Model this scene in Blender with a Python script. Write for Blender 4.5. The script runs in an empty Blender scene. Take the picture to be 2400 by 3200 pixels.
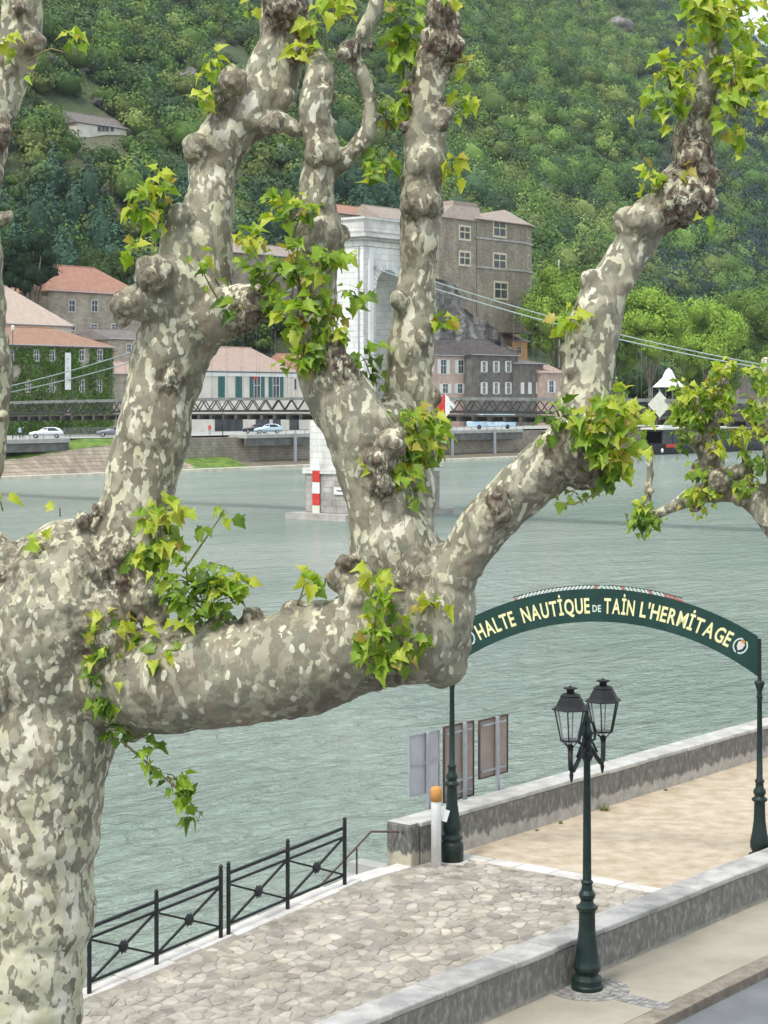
import bpy, math, random
import numpy as np
from mathutils import Vector, Matrix, noise
R = random.Random(7); NR = np.random.default_rng(11)
C = bpy.context.scene.collection
sc = bpy.context.scene
# ---------------------------------------------------------------- camera, sky, sun, exposure
HC = 8.0; F = 6000.0                      # eye height over the quay (m), focal length in photo pixels (2400 x 3200)
cam = bpy.data.cameras.new('camera'); co = bpy.data.objects.new('camera', cam); C.objects.link(co)
co.location = (0, 0, HC); co.rotation_euler = (math.radians(90), 0, 0)
cam.sensor_fit = 'VERTICAL'; cam.sensor_height = 24; cam.lens = 45.0; cam.shift_y = -350/3200
cam.clip_start = .1; cam.clip_end = 6000; sc.camera = co
SUN_EL, SUN_AZ = 58, 215                  # high sun behind the camera's left shoulder, veiled by cloud
w = bpy.data.worlds.new('World'); sc.world = w; w.use_nodes = True
nt = w.node_tree; bg = nt.nodes['Background']
sky = nt.nodes.new('ShaderNodeTexSky'); sky.sky_type = 'NISHITA'; sky.sun_disc = False
sky.sun_elevation = math.radians(SUN_EL); sky.sun_rotation = math.radians(SUN_AZ); sky.dust_density = 3; sky.air_density = 1
sx = nt.nodes.new('ShaderNodeMixRGB'); sx.inputs[0].default_value = .70; sx.inputs[2].default_value = (7.1, 7.8, 8.2, 1)
nt.links.new(sky.outputs[0], sx.inputs[1]); nt.links.new(sx.outputs[0], bg.inputs[0]); bg.inputs[1].default_value = .10
sl = bpy.data.lights.new('sun', 'SUN'); sl.energy = 1.5; sl.angle = math.radians(11); sl.color = (1, .96, .90)
so = bpy.data.objects.new('sun', sl); C.objects.link(so); so.location = (0, 0, 60)
_e, _a = math.radians(SUN_EL), math.radians(SUN_AZ)
so.rotation_euler = Vector((math.sin(_a)*math.cos(_e), math.cos(_a)*math.cos(_e), math.sin(_e))).to_track_quat('Z', 'Y').to_euler()
sc.view_settings.view_transform = 'Standard'; sc.view_settings.look = 'None'
sc.view_settings.gamma = 1; sc.view_settings.exposure = .92; sc.view_settings.use_curve_mapping = False
sc.render.engine = 'CYCLES'; sc.cycles.use_denoising = True; sc.cycles.max_bounces = 6; sc.cycles.caustics_reflective = False
sc.cycles.caustics_refractive = False
# ---------------------------------------------------------------- frames of reference
TH = math.radians(38.7); SU, CU = math.sin(TH), math.cos(TH)     # the river runs along u = (SU, CU); n = (CU, -SU) points to our bank
RZ = math.radians(90-38.7)
D2 = 2400/1659
def W(s, t, z=0): return Vector((s*SU+t*CU, s*CU-t*SU, z))
def Yt(px, t): a = (px-1200)/F; return t/(CU*a-SU)
def St(px, t): Y = Yt(px, t); a = (px-1200)/F; return SU*a*Y+CU*Y
def Zy(py, Y): return HC-(py-1250)*Y/F
def Pd(dx, dy, Y): return Vector(((dx*D2-1200)/F*Y, Y, HC-(dy*D2-1250)*Y/F))
# ---------------------------------------------------------------- mesh builder
FR = {}
class MB:
    def __init__(s): s.v = []; s.f = []
    def add(s, vs, fs):
        n = len(s.v); s.v += [tuple(v) for v in vs]; s.f += [tuple(i+n for i in f) for f in fs]; return s
    def box(s, x0, x1, y0, y1, z0, z1, M=None):
        vs = [Vector(p) for p in ((x0,y0,z0),(x1,y0,z0),(x1,y1,z0),(x0,y1,z0),(x0,y0,z1),(x1,y0,z1),(x1,y1,z1),(x0,y1,z1))]
        if M is not None: vs = [M@v for v in vs]
        return s.add(vs, [(0,3,2,1),(4,5,6,7),(0,1,5,4),(1,2,6,5),(2,3,7,6),(3,0,4,7)])
    def bar(s, a, b, w, h=None, up=(0,0,1)):
        a, b = Vector(a), Vector(b); d = b-a; L = d.length
        if L < 1e-6: return s
        z = d/L; u = Vector(up); x = z.cross(u)
        if x.length < 1e-3: x = z.cross(Vector((1,0,0)))
        x.normalize(); y = x.cross(z); h = h or w
        M = Matrix((x, y, z)).transposed().to_4x4(); M.translation = a
        return s.box(-w/2, w/2, -h/2, h/2, 0, L, M)
    def tube(s, pts, rad, n=8, caps=True):
        pts = [Vector(p) for p in pts]; vs = []; fs = []
        if not hasattr(rad, '__len__'): rad = [rad]*len(pts)
        px = None
        for i, p in enumerate(pts):
            d = (pts[min(i+1, len(pts)-1)]-pts[max(i-1, 0)]).normalized()
            if px is None: px = d.orthogonal().normalized()
            px = (px-d*px.dot(d)).normalized(); py = d.cross(px)
            for k in range(n):
                a = 2*math.pi*k/n; vs.append(p+(px*math.cos(a)+py*math.sin(a))*rad[i])
        for i in range(len(pts)-1):
            for k in range(n): fs.append((i*n+k, i*n+(k+1)%n, (i+1)*n+(k+1)%n, (i+1)*n+k))
        if caps: fs.append(tuple(range(n-1, -1, -1))); fs.append(tuple((len(pts)-1)*n+k for k in range(n)))
        return s.add(vs, fs)
    def lathe(s, prof, n=20, c=(0,0,0), rot=0):
        c = Vector(c); vs = []; fs = []
        for r, z in prof:
            for k in range(n):
                a = 2*math.pi*k/n+rot; vs.append(c+Vector((r*math.cos(a), r*math.sin(a), z)))
        for i in range(len(prof)-1):
            for k in range(n): fs.append((i*n+k, i*n+(k+1)%n, (i+1)*n+(k+1)%n, (i+1)*n+k))
        fs.append(tuple(range(n-1, -1, -1))); fs.append(tuple((len(prof)-1)*n+k for k in range(n)))
        return s.add(vs, fs)
    def prism(s, poly, a, b):           # poly: list of points (bottom ring at offset a, top ring at offset b: Vectors)
        n = len(poly); P = [Vector(p) for p in poly]; a, b = Vector(a), Vector(b)
        return s.add([p+a for p in P]+[p+b for p in P], [tuple(range(n-1,-1,-1)), tuple(range(n, 2*n))]+[(i,(i+1)%n,n+(i+1)%n,n+i) for i in range(n)])
    def mesh(s, name, m=None, smooth=False, xf=None):
        me = bpy.data.meshes.new(name)
        vs = s.v if xf is None else [tuple(xf@Vector(v)) for v in s.v]
        me.from_pydata(vs, [], s.f); me.validate()
        if m: me.materials.append(m)
        if smooth: me.shade_smooth()
        return me
    def build(s, name, m, parent=None, smooth=False, world=False, bevel=0):
        xf = None
        if world and parent is not None: xf = FR[parent].inverted()
        o = bpy.data.objects.new(name, s.mesh(name, m, smooth, xf)); C.objects.link(o)
        if parent is not None: o.parent = parent; FR[o] = FR.get(parent, Matrix())
        else: FR[o] = Matrix()
        if bevel:
            b = o.modifiers.new('bevel', 'BEVEL'); b.width = bevel; b.segments = 2; b.limit_method = 'ANGLE'
        return o
def link_mesh(name, me, parent=None, M=None):
    o = bpy.data.objects.new(name, me); C.objects.link(o)
    if parent is not None: o.parent = parent; FR[o] = FR.get(parent, Matrix())
    if M is not None: o.matrix_local = M
    return o
def tag(o, label=None, cat=None, group=None, kind=None):
    if label: o['label'] = label
    if cat: o['category'] = cat
    if group: o['group'] = group
    if kind: o['kind'] = kind
    return o
def thing(name, label, cat, loc=(0,0,0), rz=0, group=None):
    o = bpy.data.objects.new(name, None); C.objects.link(o); o.location = loc; o.rotation_euler = (0,0,rz); o.empty_display_size = .3
    FR[o] = Matrix.Translation(Vector(loc))@Matrix.Rotation(rz, 4, 'Z')
    return tag(o, label, cat, group)
def copy_thing(o, loc, rz, label, group=None):
    r = o.copy(); C.objects.link(r); r.location = loc; r.rotation_euler = (0,0,rz); r['label'] = label
    if group: r['group'] = group
    FR[r] = Matrix.Translation(Vector(loc))@Matrix.Rotation(rz, 4, 'Z')
    def rec(a, b):
        for ch in list(a.children):
            c = ch.copy(); C.objects.link(c); c.parent = b; rec(ch, c)
    rec(o, r); return r
def struct(o): return tag(o, kind='structure')
# ---------------------------------------------------------------- materials
def nodes(name):
    m = bpy.data.materials.new(name); m.use_nodes = True; return m, m.node_tree, m.node_tree.nodes['Principled BSDF']
def ramp(t, inp, stops, interp='LINEAR'):
    r = t.nodes.new('ShaderNodeValToRGB'); r.color_ramp.interpolation = interp; e = r.color_ramp.elements
    while len(e) < len(stops): e.new(.5)
    for el, (p, c) in zip(e, stops): el.position = p; el.color = tuple(c)+(1,) if len(c) == 3 else c
    t.links.new(inp, r.inputs[0]); return r.outputs[0]
def noi(t, scale, detail=3, rough=.55, vec=None, dist=0):
    n = t.nodes.new('ShaderNodeTexNoise'); n.inputs['Scale'].default_value = scale; n.inputs['Detail'].default_value = detail
    n.inputs['Roughness'].default_value = rough; n.inputs['Distortion'].default_value = dist
    if vec is not None: t.links.new(vec, n.inputs['Vector'])
    return n
def coords(t, kind='Object', sc_=(1,1,1), rot=(0,0,0)):
    c = t.nodes.new('ShaderNodeTexCoord'); mp = t.nodes.new('ShaderNodeMapping'); mp.inputs['Scale'].default_value = sc_; mp.inputs['Rotation'].default_value = rot
    t.links.new(c.outputs[kind], mp.inputs[0]); return mp.outputs[0]
def wcoords(t, sc_=(1,1,1), rot=(0,0,0)):
    g = t.nodes.new('ShaderNodeNewGeometry'); mp = t.nodes.new('ShaderNodeMapping'); mp.inputs['Scale'].default_value = sc_; mp.inputs['Rotation'].default_value = rot
    t.links.new(g.outputs['Position'], mp.inputs[0]); return mp.outputs[0]
def mixc(t, fac, a, b, mode='MIX'):
    x = t.nodes.new('ShaderNodeMixRGB'); x.blend_type = mode
    for i, v in ((0, fac), (1, a), (2, b)):
        if isinstance(v, (int, float)): x.inputs[i].default_value = v
        elif isinstance(v, tuple): x.inputs[i].default_value = v+(1,) if len(v) == 3 else v
        else: t.links.new(v, x.inputs[i])
    return x.outputs[0]
def math_(t, op, a, b=None, c=None):
    x = t.nodes.new('ShaderNodeMath'); x.operation = op
    for i, v in enumerate((a, b, c)):
        if v is None: continue
        if isinstance(v, (int, float)): x.inputs[i].default_value = v
        else: t.links.new(v, x.inputs[i])
    return x.outputs[0]
def bump(t, b, h, strength=.3, dist=.02):
    n = t.nodes.new('ShaderNodeBump'); n.inputs['Strength'].default_value = strength; n.inputs['Distance'].default_value = dist
    t.links.new(h, n.inputs['Height']); t.links.new(n.outputs[0], b.inputs['Normal'])
def mat(name, c1, c2=None, scale=3, rough=.8, bmp=0, bscale=None, metal=0, rnd=0, stretch=(1,1,1), spread=.12):
    m, t, b = nodes(name); b.inputs['Roughness'].default_value = rough; b.inputs['Metallic'].default_value = metal
    b.inputs['Specular IOR Level'].default_value = .35
    if c2 is None and not rnd: b.inputs['Base Color'].default_value = tuple(c1)+(1,)
    else:
        v = wcoords(t, stretch); n = noi(t, scale, 5, .6, v)
        col = ramp(t, n.outputs[0], [(.5-spread, c1), (.5+spread, c2 or c1)])
        if rnd:
            oi = t.nodes.new('ShaderNodeObjectInfo')
            f = math_(t, 'MULTIPLY_ADD', oi.outputs['Random'], 2*rnd, 1-rnd)
            hs = t.nodes.new('ShaderNodeHueSaturation'); t.links.new(col, hs.inputs['Color']); t.links.new(f, hs.inputs['Value']); col = hs.outputs[0]
        t.links.new(col, b.inputs['Base Color'])
    if bmp:
        v2 = wcoords(t); n2 = noi(t, bscale or scale*6, 6, .65, v2); bump(t, b, n2.outputs[0], bmp, .02)
    return m
def bark_mat():
    m, t, b = nodes('plane_tree_bark'); b.inputs['Roughness'].default_value = .75; b.inputs['Specular IOR Level'].default_value = .25
    at = t.nodes.new('ShaderNodeAttribute'); at.attribute_name = 'scar'
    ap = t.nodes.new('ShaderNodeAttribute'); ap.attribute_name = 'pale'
    v = wcoords(t, (1,1,.6)); wob = noi(t, 16, 2, .5, v)
    vv = t.nodes.new('ShaderNodeVectorMath'); vv.operation = 'MULTIPLY_ADD'; vv.inputs[1].default_value = (.06,.06,.06)
    t.links.new(wob.outputs['Color'], vv.inputs[0]); t.links.new(v, vv.inputs[2]); V = vv.outputs[0]
    n1 = noi(t, 2.6, 3, .55, V); base = ramp(t, n1.outputs[0], [(.34,(.16,.145,.10)), (.46,(.23,.205,.15)), (.54,(.20,.197,.145)), (.66,(.295,.245,.178))])
    g = noi(t, 60, 3, .6, V); base = mixc(t, .35, base, ramp(t, g.outputs[0], [(.3,(.55,.55,.55)),(.7,(1.3,1.3,1.3))]), 'MULTIPLY')
    # mid-tone camouflage plates
    n2 = noi(t, 12, 3, .55, V, .4); f2 = ramp(t, n2.outputs[0], [(.50,(0,0,0)),(.54,(.8,.8,.8))])
    mid = ramp(t, noi(t, 5, 2, .5, V).outputs[0], [(.4,(.30,.285,.20)),(.6,(.40,.37,.275))])
    col = mixc(t, f2, base, mid)
    # pale plates: threshold moves with the 'pale' attribute
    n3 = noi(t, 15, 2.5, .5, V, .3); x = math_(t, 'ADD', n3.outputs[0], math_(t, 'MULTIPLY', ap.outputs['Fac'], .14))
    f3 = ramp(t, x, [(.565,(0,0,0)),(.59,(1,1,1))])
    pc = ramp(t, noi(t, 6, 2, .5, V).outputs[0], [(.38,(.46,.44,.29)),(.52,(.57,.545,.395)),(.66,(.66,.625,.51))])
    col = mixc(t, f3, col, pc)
    # small bright flecks
    vo = t.nodes.new('ShaderNodeTexVoronoi'); vo.inputs['Scale'].default_value = 19; t.links.new(V, vo.inputs['Vector'])
    sel = t.nodes.new('ShaderNodeSeparateColor'); t.links.new(vo.outputs['Color'], sel.inputs[0])
    thr = math_(t, 'MULTIPLY', math_(t, 'GREATER_THAN', sel.outputs[0], .60), .34)
    f4 = math_(t, 'MULTIPLY', math_(t, 'LESS_THAN', vo.outputs['Distance'], thr), math_(t, 'SUBTRACT', 1, math_(t,'MULTIPLY',at.outputs['Fac'],.6)))
    col = mixc(t, f4, col, (.56,.535,.41))
    # scab tissue on the pollard knuckles
    n5 = noi(t, 21, 4, .65, V, .5); f5 = math_(t, 'MULTIPLY', ramp(t, n5.outputs[0], [(.47,(0,0,0)),(.50,(1,1,1))]), math_(t,'MINIMUM',at.outputs['Fac'],1))
    sc5 = ramp(t, noi(t, 35, 3, .6, V).outputs[0], [(.4,(.045,.030,.022)),(.6,(.17,.12,.09))])
    col = mixc(t, f5, col, sc5)
    t.links.new(col, b.inputs['Base Color'])
    h = math_(t, 'ADD', math_(t,'MULTIPLY',f3,-.35), math_(t,'ADD', math_(t,'MULTIPLY',f5,-1.6), math_(t,'MULTIPLY',noi(t,45,5,.65,V).outputs[0],.55)))
    bump(t, b, h, .55, .008); return m
def leaf_mat(name, c1, c2):
    m, t, b = nodes(name); v = wcoords(t); col = ramp(t, noi(t, 9, 2, .5, v).outputs[0], [(.35,c1),(.65,c2)])
    b.inputs['Roughness'].default_value = .42; b.inputs['Specular IOR Level'].default_value = .4
    t.links.new(col, b.inputs['Base Color'])
    tr = t.nodes.new('ShaderNodeBsdfTranslucent'); t.links.new(mixc(t, 1, col, (1.25,1.2,.55), 'MULTIPLY'), tr.inputs[0])
    mx = t.nodes.new('ShaderNodeMixShader'); mx.inputs[0].default_value = .45
    t.links.new(b.outputs[0], mx.inputs[1]); t.links.new(tr.outputs[0], mx.inputs[2]); t.links.new(mx.outputs[0], t.nodes['Material Output'].inputs[0])
    return m
def tint_mat(name, tr=.2):
    m, t, b = nodes(name); a = t.nodes.new('ShaderNodeAttribute'); a.attribute_name = 'tint'
    t.links.new(a.outputs['Color'], b.inputs['Base Color']); b.inputs['Roughness'].default_value = .75; b.inputs['Specular IOR Level'].default_value = .2
    tn = t.nodes.new('ShaderNodeBsdfTranslucent'); t.links.new(a.outputs['Color'], tn.inputs[0])
    mx = t.nodes.new('ShaderNodeMixShader'); mx.inputs[0].default_value = tr
    t.links.new(b.outputs[0], mx.inputs[1]); t.links.new(tn.outputs[0], mx.inputs[2]); t.links.new(mx.outputs[0], t.nodes['Material Output'].inputs[0])
    return m
def stained_wall(name, dark, light, z0, band, amp, yellow=None):
    m, t, b = nodes(name); b.inputs['Roughness'].default_value = .9; v = wcoords(t)
    g = t.nodes.new('ShaderNodeSeparateXYZ'); t.links.new(v, g.inputs[0])
    streak = noi(t, 2.2, 5, .65, wcoords(t, (2.2,2.2,.8))); 
    zz = math_(t, 'ADD', g.outputs[2], math_(t, 'MULTIPLY', math_(t,'SUBTRACT',streak.outputs[0],.5), amp))
    f = ramp(t, math_(t,'SUBTRACT',zz,z0), [(band-.03,(0,0,0)),(band+.03,(1,1,1))])
    d = ramp(t, noi(t, 6, 5, .65, wcoords(t,(2,2,1.0))).outputs[0], [(.33,tuple(x*.75 for x in dark)),(.5,dark),(.70,tuple(x*1.9 for x in dark))])
    l = ramp(t, noi(t, 5, 5, .6, v).outputs[0], [(.35,tuple(x*.72 for x in light)),(.6,light)])
    col = mixc(t, f, l, d)
    t.links.new(col, b.inputs['Base Color']); bump(t, b, noi(t, 22, 7, .7, v).outputs[0], .5, .02); return m
def water_mat():
    m, t, b = nodes('river_water'); b.inputs['Roughness'].default_value = .16; b.inputs['IOR'].default_value = 1.33
    vs = wcoords(t, (1,1,1), (0,0,-RZ)); mp = t.nodes.new('ShaderNodeMapping'); mp.inputs['Scale'].default_value = (.45,1,1); t.links.new(vs, mp.inputs[0]); V = mp.outputs[0]
    big = noi(t, .035, 4, .6, V, .6); col = ramp(t, big.outputs[0], [(.32,(.20,.27,.225)),(.62,(.33,.385,.335))])
    t.links.new(col, b.inputs['Base Color'])
    a = noi(t, 1.6, 5, .6, V, .5); c = noi(t, .30, 4, .6, V, .8); d = noi(t, 6, 3, .6, V)
    h = math_(t,'ADD', math_(t,'MULTIPLY',a.outputs[0],.45), math_(t,'ADD', math_(t,'MULTIPLY',c.outputs[0],1.0), math_(t,'MULTIPLY',d.outputs[0],.09)))
    bump(t, b, h, 1.0, 1.5); return m
def brick_mat(name, c1, c2, mortar, bw, bh, ms=.012, rnd=.5, off=.5):
    m, t, b = nodes(name); b.inputs['Roughness'].default_value = .9
    c = t.nodes.new('ShaderNodeTexCoord'); sp = t.nodes.new('ShaderNodeSeparateXYZ'); t.links.new(c.outputs['Object'], sp.inputs[0])
    cb = t.nodes.new('ShaderNodeCombineXYZ'); t.links.new(math_(t,'ADD',sp.outputs[0],sp.outputs[1]), cb.inputs[0]); t.links.new(sp.outputs[2], cb.inputs[1])
    wv = t.nodes.new('ShaderNodeVectorMath'); wv.operation='MULTIPLY_ADD'; wv.inputs[1].default_value=(.12*bw/.6,.12*bw/.6,0)
    t.links.new(noi(t, 1.2/bw, 2, .5, c.outputs['Object']).outputs['Color'], wv.inputs[0]); t.links.new(cb.outputs[0], wv.inputs[2])
    br = t.nodes.new('ShaderNodeTexBrick'); br.inputs['Scale'].default_value = 1; br.inputs['Brick Width'].default_value = bw; br.inputs['Row Height'].default_value = bh
    br.inputs['Mortar Size'].default_value = ms; br.inputs['Color1'].default_value = c1+(1,); br.inputs['Color2'].default_value = c2+(1,); br.inputs['Mortar'].default_value = mortar+(1,); br.offset = off
    t.links.new(wv.outputs[0], br.inputs['Vector'])
    st = ramp(t, noi(t, .35, 5, .65, wcoords(t,(1,1,.5))).outputs[0], [(.35,(.62,.60,.58)),(.62,(1.1,1.08,1.04))])
    t.links.new(mixc(t, .8, br.outputs[0], st, 'MULTIPLY'), b.inputs['Base Color']); bump(t, b, br.outputs['Fac'], -.4, .03); return m
MT = dict(
 bark=bark_mat(),
 lf=[leaf_mat('leaf_yellow_green',(.42,.52,.045),(.56,.60,.09)), leaf_mat('leaf_fresh_green',(.24,.40,.035),(.36,.50,.06)),
     leaf_mat('leaf_mid_green',(.13,.24,.03),(.24,.36,.05)), leaf_mat('leaf_dark_green',(.06,.13,.02),(.11,.19,.03)), leaf_mat('leaf_young_ochre',(.36,.27,.05),(.46,.40,.10))],
 twig=mat('young_twig',(.16,.14,.06),(.24,.22,.09),30,.7),
 iron=mat('black_iron',(.012,.014,.017),(.022,.024,.028),8,.42,.15,40), green=mat('bottle_green_iron',(.008,.019,.017),(.014,.029,.025),7,.4,.2,30),
 lampiron=mat('dark_grey_lantern_paint',(.009,.009,.010),(.016,.016,.018),9,.6,.1,30),
 panelgreen=mat('sign_green_paint',(.010,.040,.034),(.016,.055,.046),2.5,.45,.05,30),
 letter=mat('letter_yellow_paint',(.80,.75,.36),(.86,.82,.47),9,.5), letterw=mat('letter_pale_paint',(.62,.72,.66),None,3,.5),
 red=mat('sign_red_paint',(.55,.035,.03),(.62,.06,.05),3,.5), white=mat('white_paint',(.70,.70,.69),(.80,.80,.78),4,.5,.05,20),
 cream=mat('cream_paint',(.62,.60,.50),(.70,.68,.58),3,.6), orange=mat('orange_paint',(.52,.24,.06),(.60,.30,.09),8,.5),
 galv=mat('galvanised_steel',(.33,.35,.38),(.42,.44,.47),6,.45,0,None,.3), signgrey=mat('grey_sign_back',(.40,.40,.43),(.47,.47,.50),2,.55), signbrown=mat('brown_sign_back',(.27,.215,.185),(.33,.27,.235),2,.6),
 darkbrown=mat('dark_brown_trim',(.09,.055,.045),None,3,.6),
 para=stained_wall('stained_parapet_concrete',(.165,.158,.142),(.48,.45,.40),0,.22,.50), nearw=stained_wall('stained_quay_wall_concrete',(.185,.175,.158),(.35,.33,.29),0,.045,.16),
 pillar=stained_wall('lichened_pillar_concrete',(.13,.125,.115),(.46,.42,.32),0,.24,.6),
 cope=mat('weathered_coping',(.27,.26,.25),(.44,.425,.40),2.2,.85,.5,25,0,.14), copel=mat('pale_parapet_top',(.36,.35,.32),(.52,.505,.47),2.5,.85,.4,25,0,.06),
 cobble=mat('pale_paving_stone',(.25,.225,.19),(.43,.39,.335),3.0,.85,.7,24,0,.22,spread=.16), joint=mat('mortar_bed',(.26,.235,.19),(.36,.325,.275),6,.95,.5,40),
 edge=mat('pale_edge_stone',(.50,.47,.43),(.68,.65,.60),2,.8,.4,20,0,.1),
 gravel=mat('beige_gravel',(.40,.32,.225),(.54,.455,.345),2.6,.95,.6,60,spread=.14), pave=mat('sandy_pavement',(.30,.27,.215),(.385,.35,.28),.8,.92,.5,70,spread=.13),
 sett=mat('grey_sett',(.20,.19,.18),(.31,.30,.28),9,.85,.4,40,0,.2), kerb=mat('kerb_stone',(.20,.165,.13),(.29,.25,.20),5,.85,.4,30,0,.14),
 asphalt=mat('asphalt',(.15,.155,.165),(.19,.195,.205),1.2,.9,.5,90), earth=mat('bank_earth',(.13,.11,.08),(.2,.17,.12),2,.95,.5,8),
 grass=mat('bank_grass',(.07,.13,.02),(.16,.24,.04),.8,.9,.7,6), weed=mat('weed',(.10,.13,.03),(.22,.22,.07),20,.8),
 water=water_mat(), ledge=mat('pale_ledge',(.55,.50,.40),(.72,.67,.56),.7,.8),
 revet=brick_mat('rubble_revetment',(.30,.245,.19),(.42,.35,.28),(.20,.17,.13),.9,.5,.04), quaywall=brick_mat('quay_masonry',(.27,.24,.20),(.36,.32,.26),(.17,.15,.13),1.1,.45,.03),
 conc=mat('grey_concrete',(.33,.33,.31),(.43,.43,.40),1,.85,.2,8), darkgrey=mat('shade_and_print_grey',(.10,.10,.10),(.17,.165,.16),1,.85),
 pier=brick_mat('white_limestone',(.70,.69,.67),(.80,.79,.77),(.50,.48,.46),1.3,.55,.022), pierb=mat('limestone_block',(.66,.65,.63),(.80,.79,.77),.8,.85,.3,6,0,.09,spread=.2), pierst=mat('stained_limestone',(.26,.24,.22),(.50,.47,.43),1.0,.9,.4,8,0,.1,spread=.22),
 steel=mat('bridge_dark_steel',(.030,.030,.032),(.062,.060,.060),1.5,.6), steell=mat('bridge_grey_rail',(.15,.16,.15),(.23,.235,.22),1.5,.6), timber=mat('bridge_timber',(.05,.045,.042),(.10,.09,.08),2,.8),
 cable=mat('pale_green_cable',(.27,.34,.32),(.33,.40,.38),2,.5), ivy=mat('ivy',(.03,.075,.012),(.10,.17,.03),.8,.9),
 stone=brick_mat('castle_rubble_stone',(.24,.205,.16),(.37,.32,.25),(.31,.27,.215),.8,.4,.03), stoned=mat('dark_old_render',(.115,.105,.095),(.19,.175,.155),.8,.9,.4,4),
 stonel=brick_mat('beige_rubble_stone',(.36,.31,.25),(.48,.42,.345),(.42,.37,.305),.9,.45,.03), wht=mat('cream_render',(.62,.57,.50),(.74,.69,.62),.5,.85), pinkr=mat('pink_render',(.46,.32,.26),(.56,.42,.35),.6,.85),
 oran=mat('orange_render',(.62,.34,.15),(.68,.40,.20),.5,.85), ochre=mat('dressed_yellow_stone',(.56,.50,.35),(.66,.60,.45),1,.85),
 glass=mat('dark_window_glass',(.035,.04,.045),(.07,.08,.085),.6,.12), winw=mat('white_window_wood',(.68,.68,.66),None,3,.6), shutg=mat('dark_green_shutter',(.03,.11,.105),(.045,.14,.13),4,.6),
 rock=None, bark2=mat('far_trunk',(.16,.14,.11),(.25,.22,.18),1,.9),
 carw=mat('white_car_paint',(.74,.76,.78),None,3,.25), carg=mat('grey_car_paint',(.20,.21,.24),None,3,.3), card=mat('dark_car_paint',(.03,.032,.04),None,3,.3), carb=mat('pale_blue_car_paint',(.45,.60,.68),None,3,.3),
 tyre=mat('tyre_rubber',(.02,.02,.02),None,3,.8), hull=mat('black_hull',(.02,.022,.028),(.04,.042,.05),1,.4), leafc=tint_mat('far_foliage',.15), canvas=mat('white_canvas',(.70,.70,.70),(.82,.82,.82),1,.7),
 blue=mat('light_blue_panel',(.30,.48,.62),(.60,.72,.80),1.2,.5), lglass=None)
def roofmat(name, c1, c2):
    m, t, b = nodes(name); b.inputs['Roughness'].default_value = .9
    c = t.nodes.new('ShaderNodeTexCoord'); wv = t.nodes.new('ShaderNodeTexWave'); wv.inputs['Scale'].default_value = 1.6; wv.inputs['Distortion'].default_value = .5; wv.bands_direction = 'X'
    t.links.new(c.outputs['Object'], wv.inputs[0])
    col = ramp(t, noi(t, 1.1, 5, .65, c.outputs['Object']).outputs[0], [(.34,c1),(.64,c2)])
    col = mixc(t, .22, col, ramp(t, noi(t, 7, 2, .6, c.outputs['Object']).outputs[0], [(.4,(.5,.48,.46)),(.6,(1.3,1.28,1.25))]), 'MULTIPLY')
    t.links.new(col, b.inputs['Base Color']); bump(t, b, wv.outputs[1], .8, .12); return m
MT['r_orange'] = roofmat('orange_tiles',(.40,.19,.13),(.49,.27,.195)); MT['r_pink'] = roofmat('pinkish_tiles',(.47,.335,.275),(.56,.42,.35))
MT['r_pale'] = roofmat('pale_tiles',(.54,.42,.34),(.64,.52,.43)); MT['r_brown'] = roofmat('terracotta_tiles',(.36,.20,.13),(.43,.26,.18)); MT['r_castle'] = roofmat('castle_tiles',(.35,.28,.23),(.46,.385,.325)); MT['r_dark'] = roofmat('dark_grey_tiles',(.065,.055,.055),(.14,.12,.115))
MT['r_grey'] = roofmat('grey_tiles',(.16,.14,.13),(.26,.23,.21))
_m, _t, _b = nodes('frosted_lantern_glass'); _b.inputs['Base Color'].default_value = (.75,.80,.80,1); _b.inputs['Roughness'].default_value = .25; _b.inputs['Alpha'].default_value = .10; MT['lglass'] = _m
_m, _t, _b = nodes('grey_cliff_rock'); _b.inputs['Roughness'].default_value = .95
_c = ramp(_t, noi(_t, .22, 6, .7, wcoords(_t,(1,1,.6)), .6).outputs[0], [(.34,(.07,.065,.06)),(.47,(.16,.15,.14)),(.6,(.30,.285,.27)),(.7,(.20,.17,.13))]); _t.links.new(_c, _b.inputs['Base Color'])
bump(_t, _b, noi(_t, .8, 7, .7, wcoords(_t)).outputs[0], 1, .8); MT['rock'] = _m
_m, _t, _b = nodes('hillside_ground'); _b.inputs['Roughness'].default_value = .95
_c = ramp(_t, noi(_t, .035, 7, .7, wcoords(_t,(1,1,1.5)), .5).outputs[0], [(.34,(.04,.07,.028)),(.5,(.08,.11,.045)),(.60,(.14,.15,.075)),(.70,(.22,.20,.16))]); _t.links.new(_c, _b.inputs['Base Color'])
bump(_t, _b, noi(_t, .3, 7, .7, wcoords(_t)).outputs[0], 1, 2); MT['hill'] = _m
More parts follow.
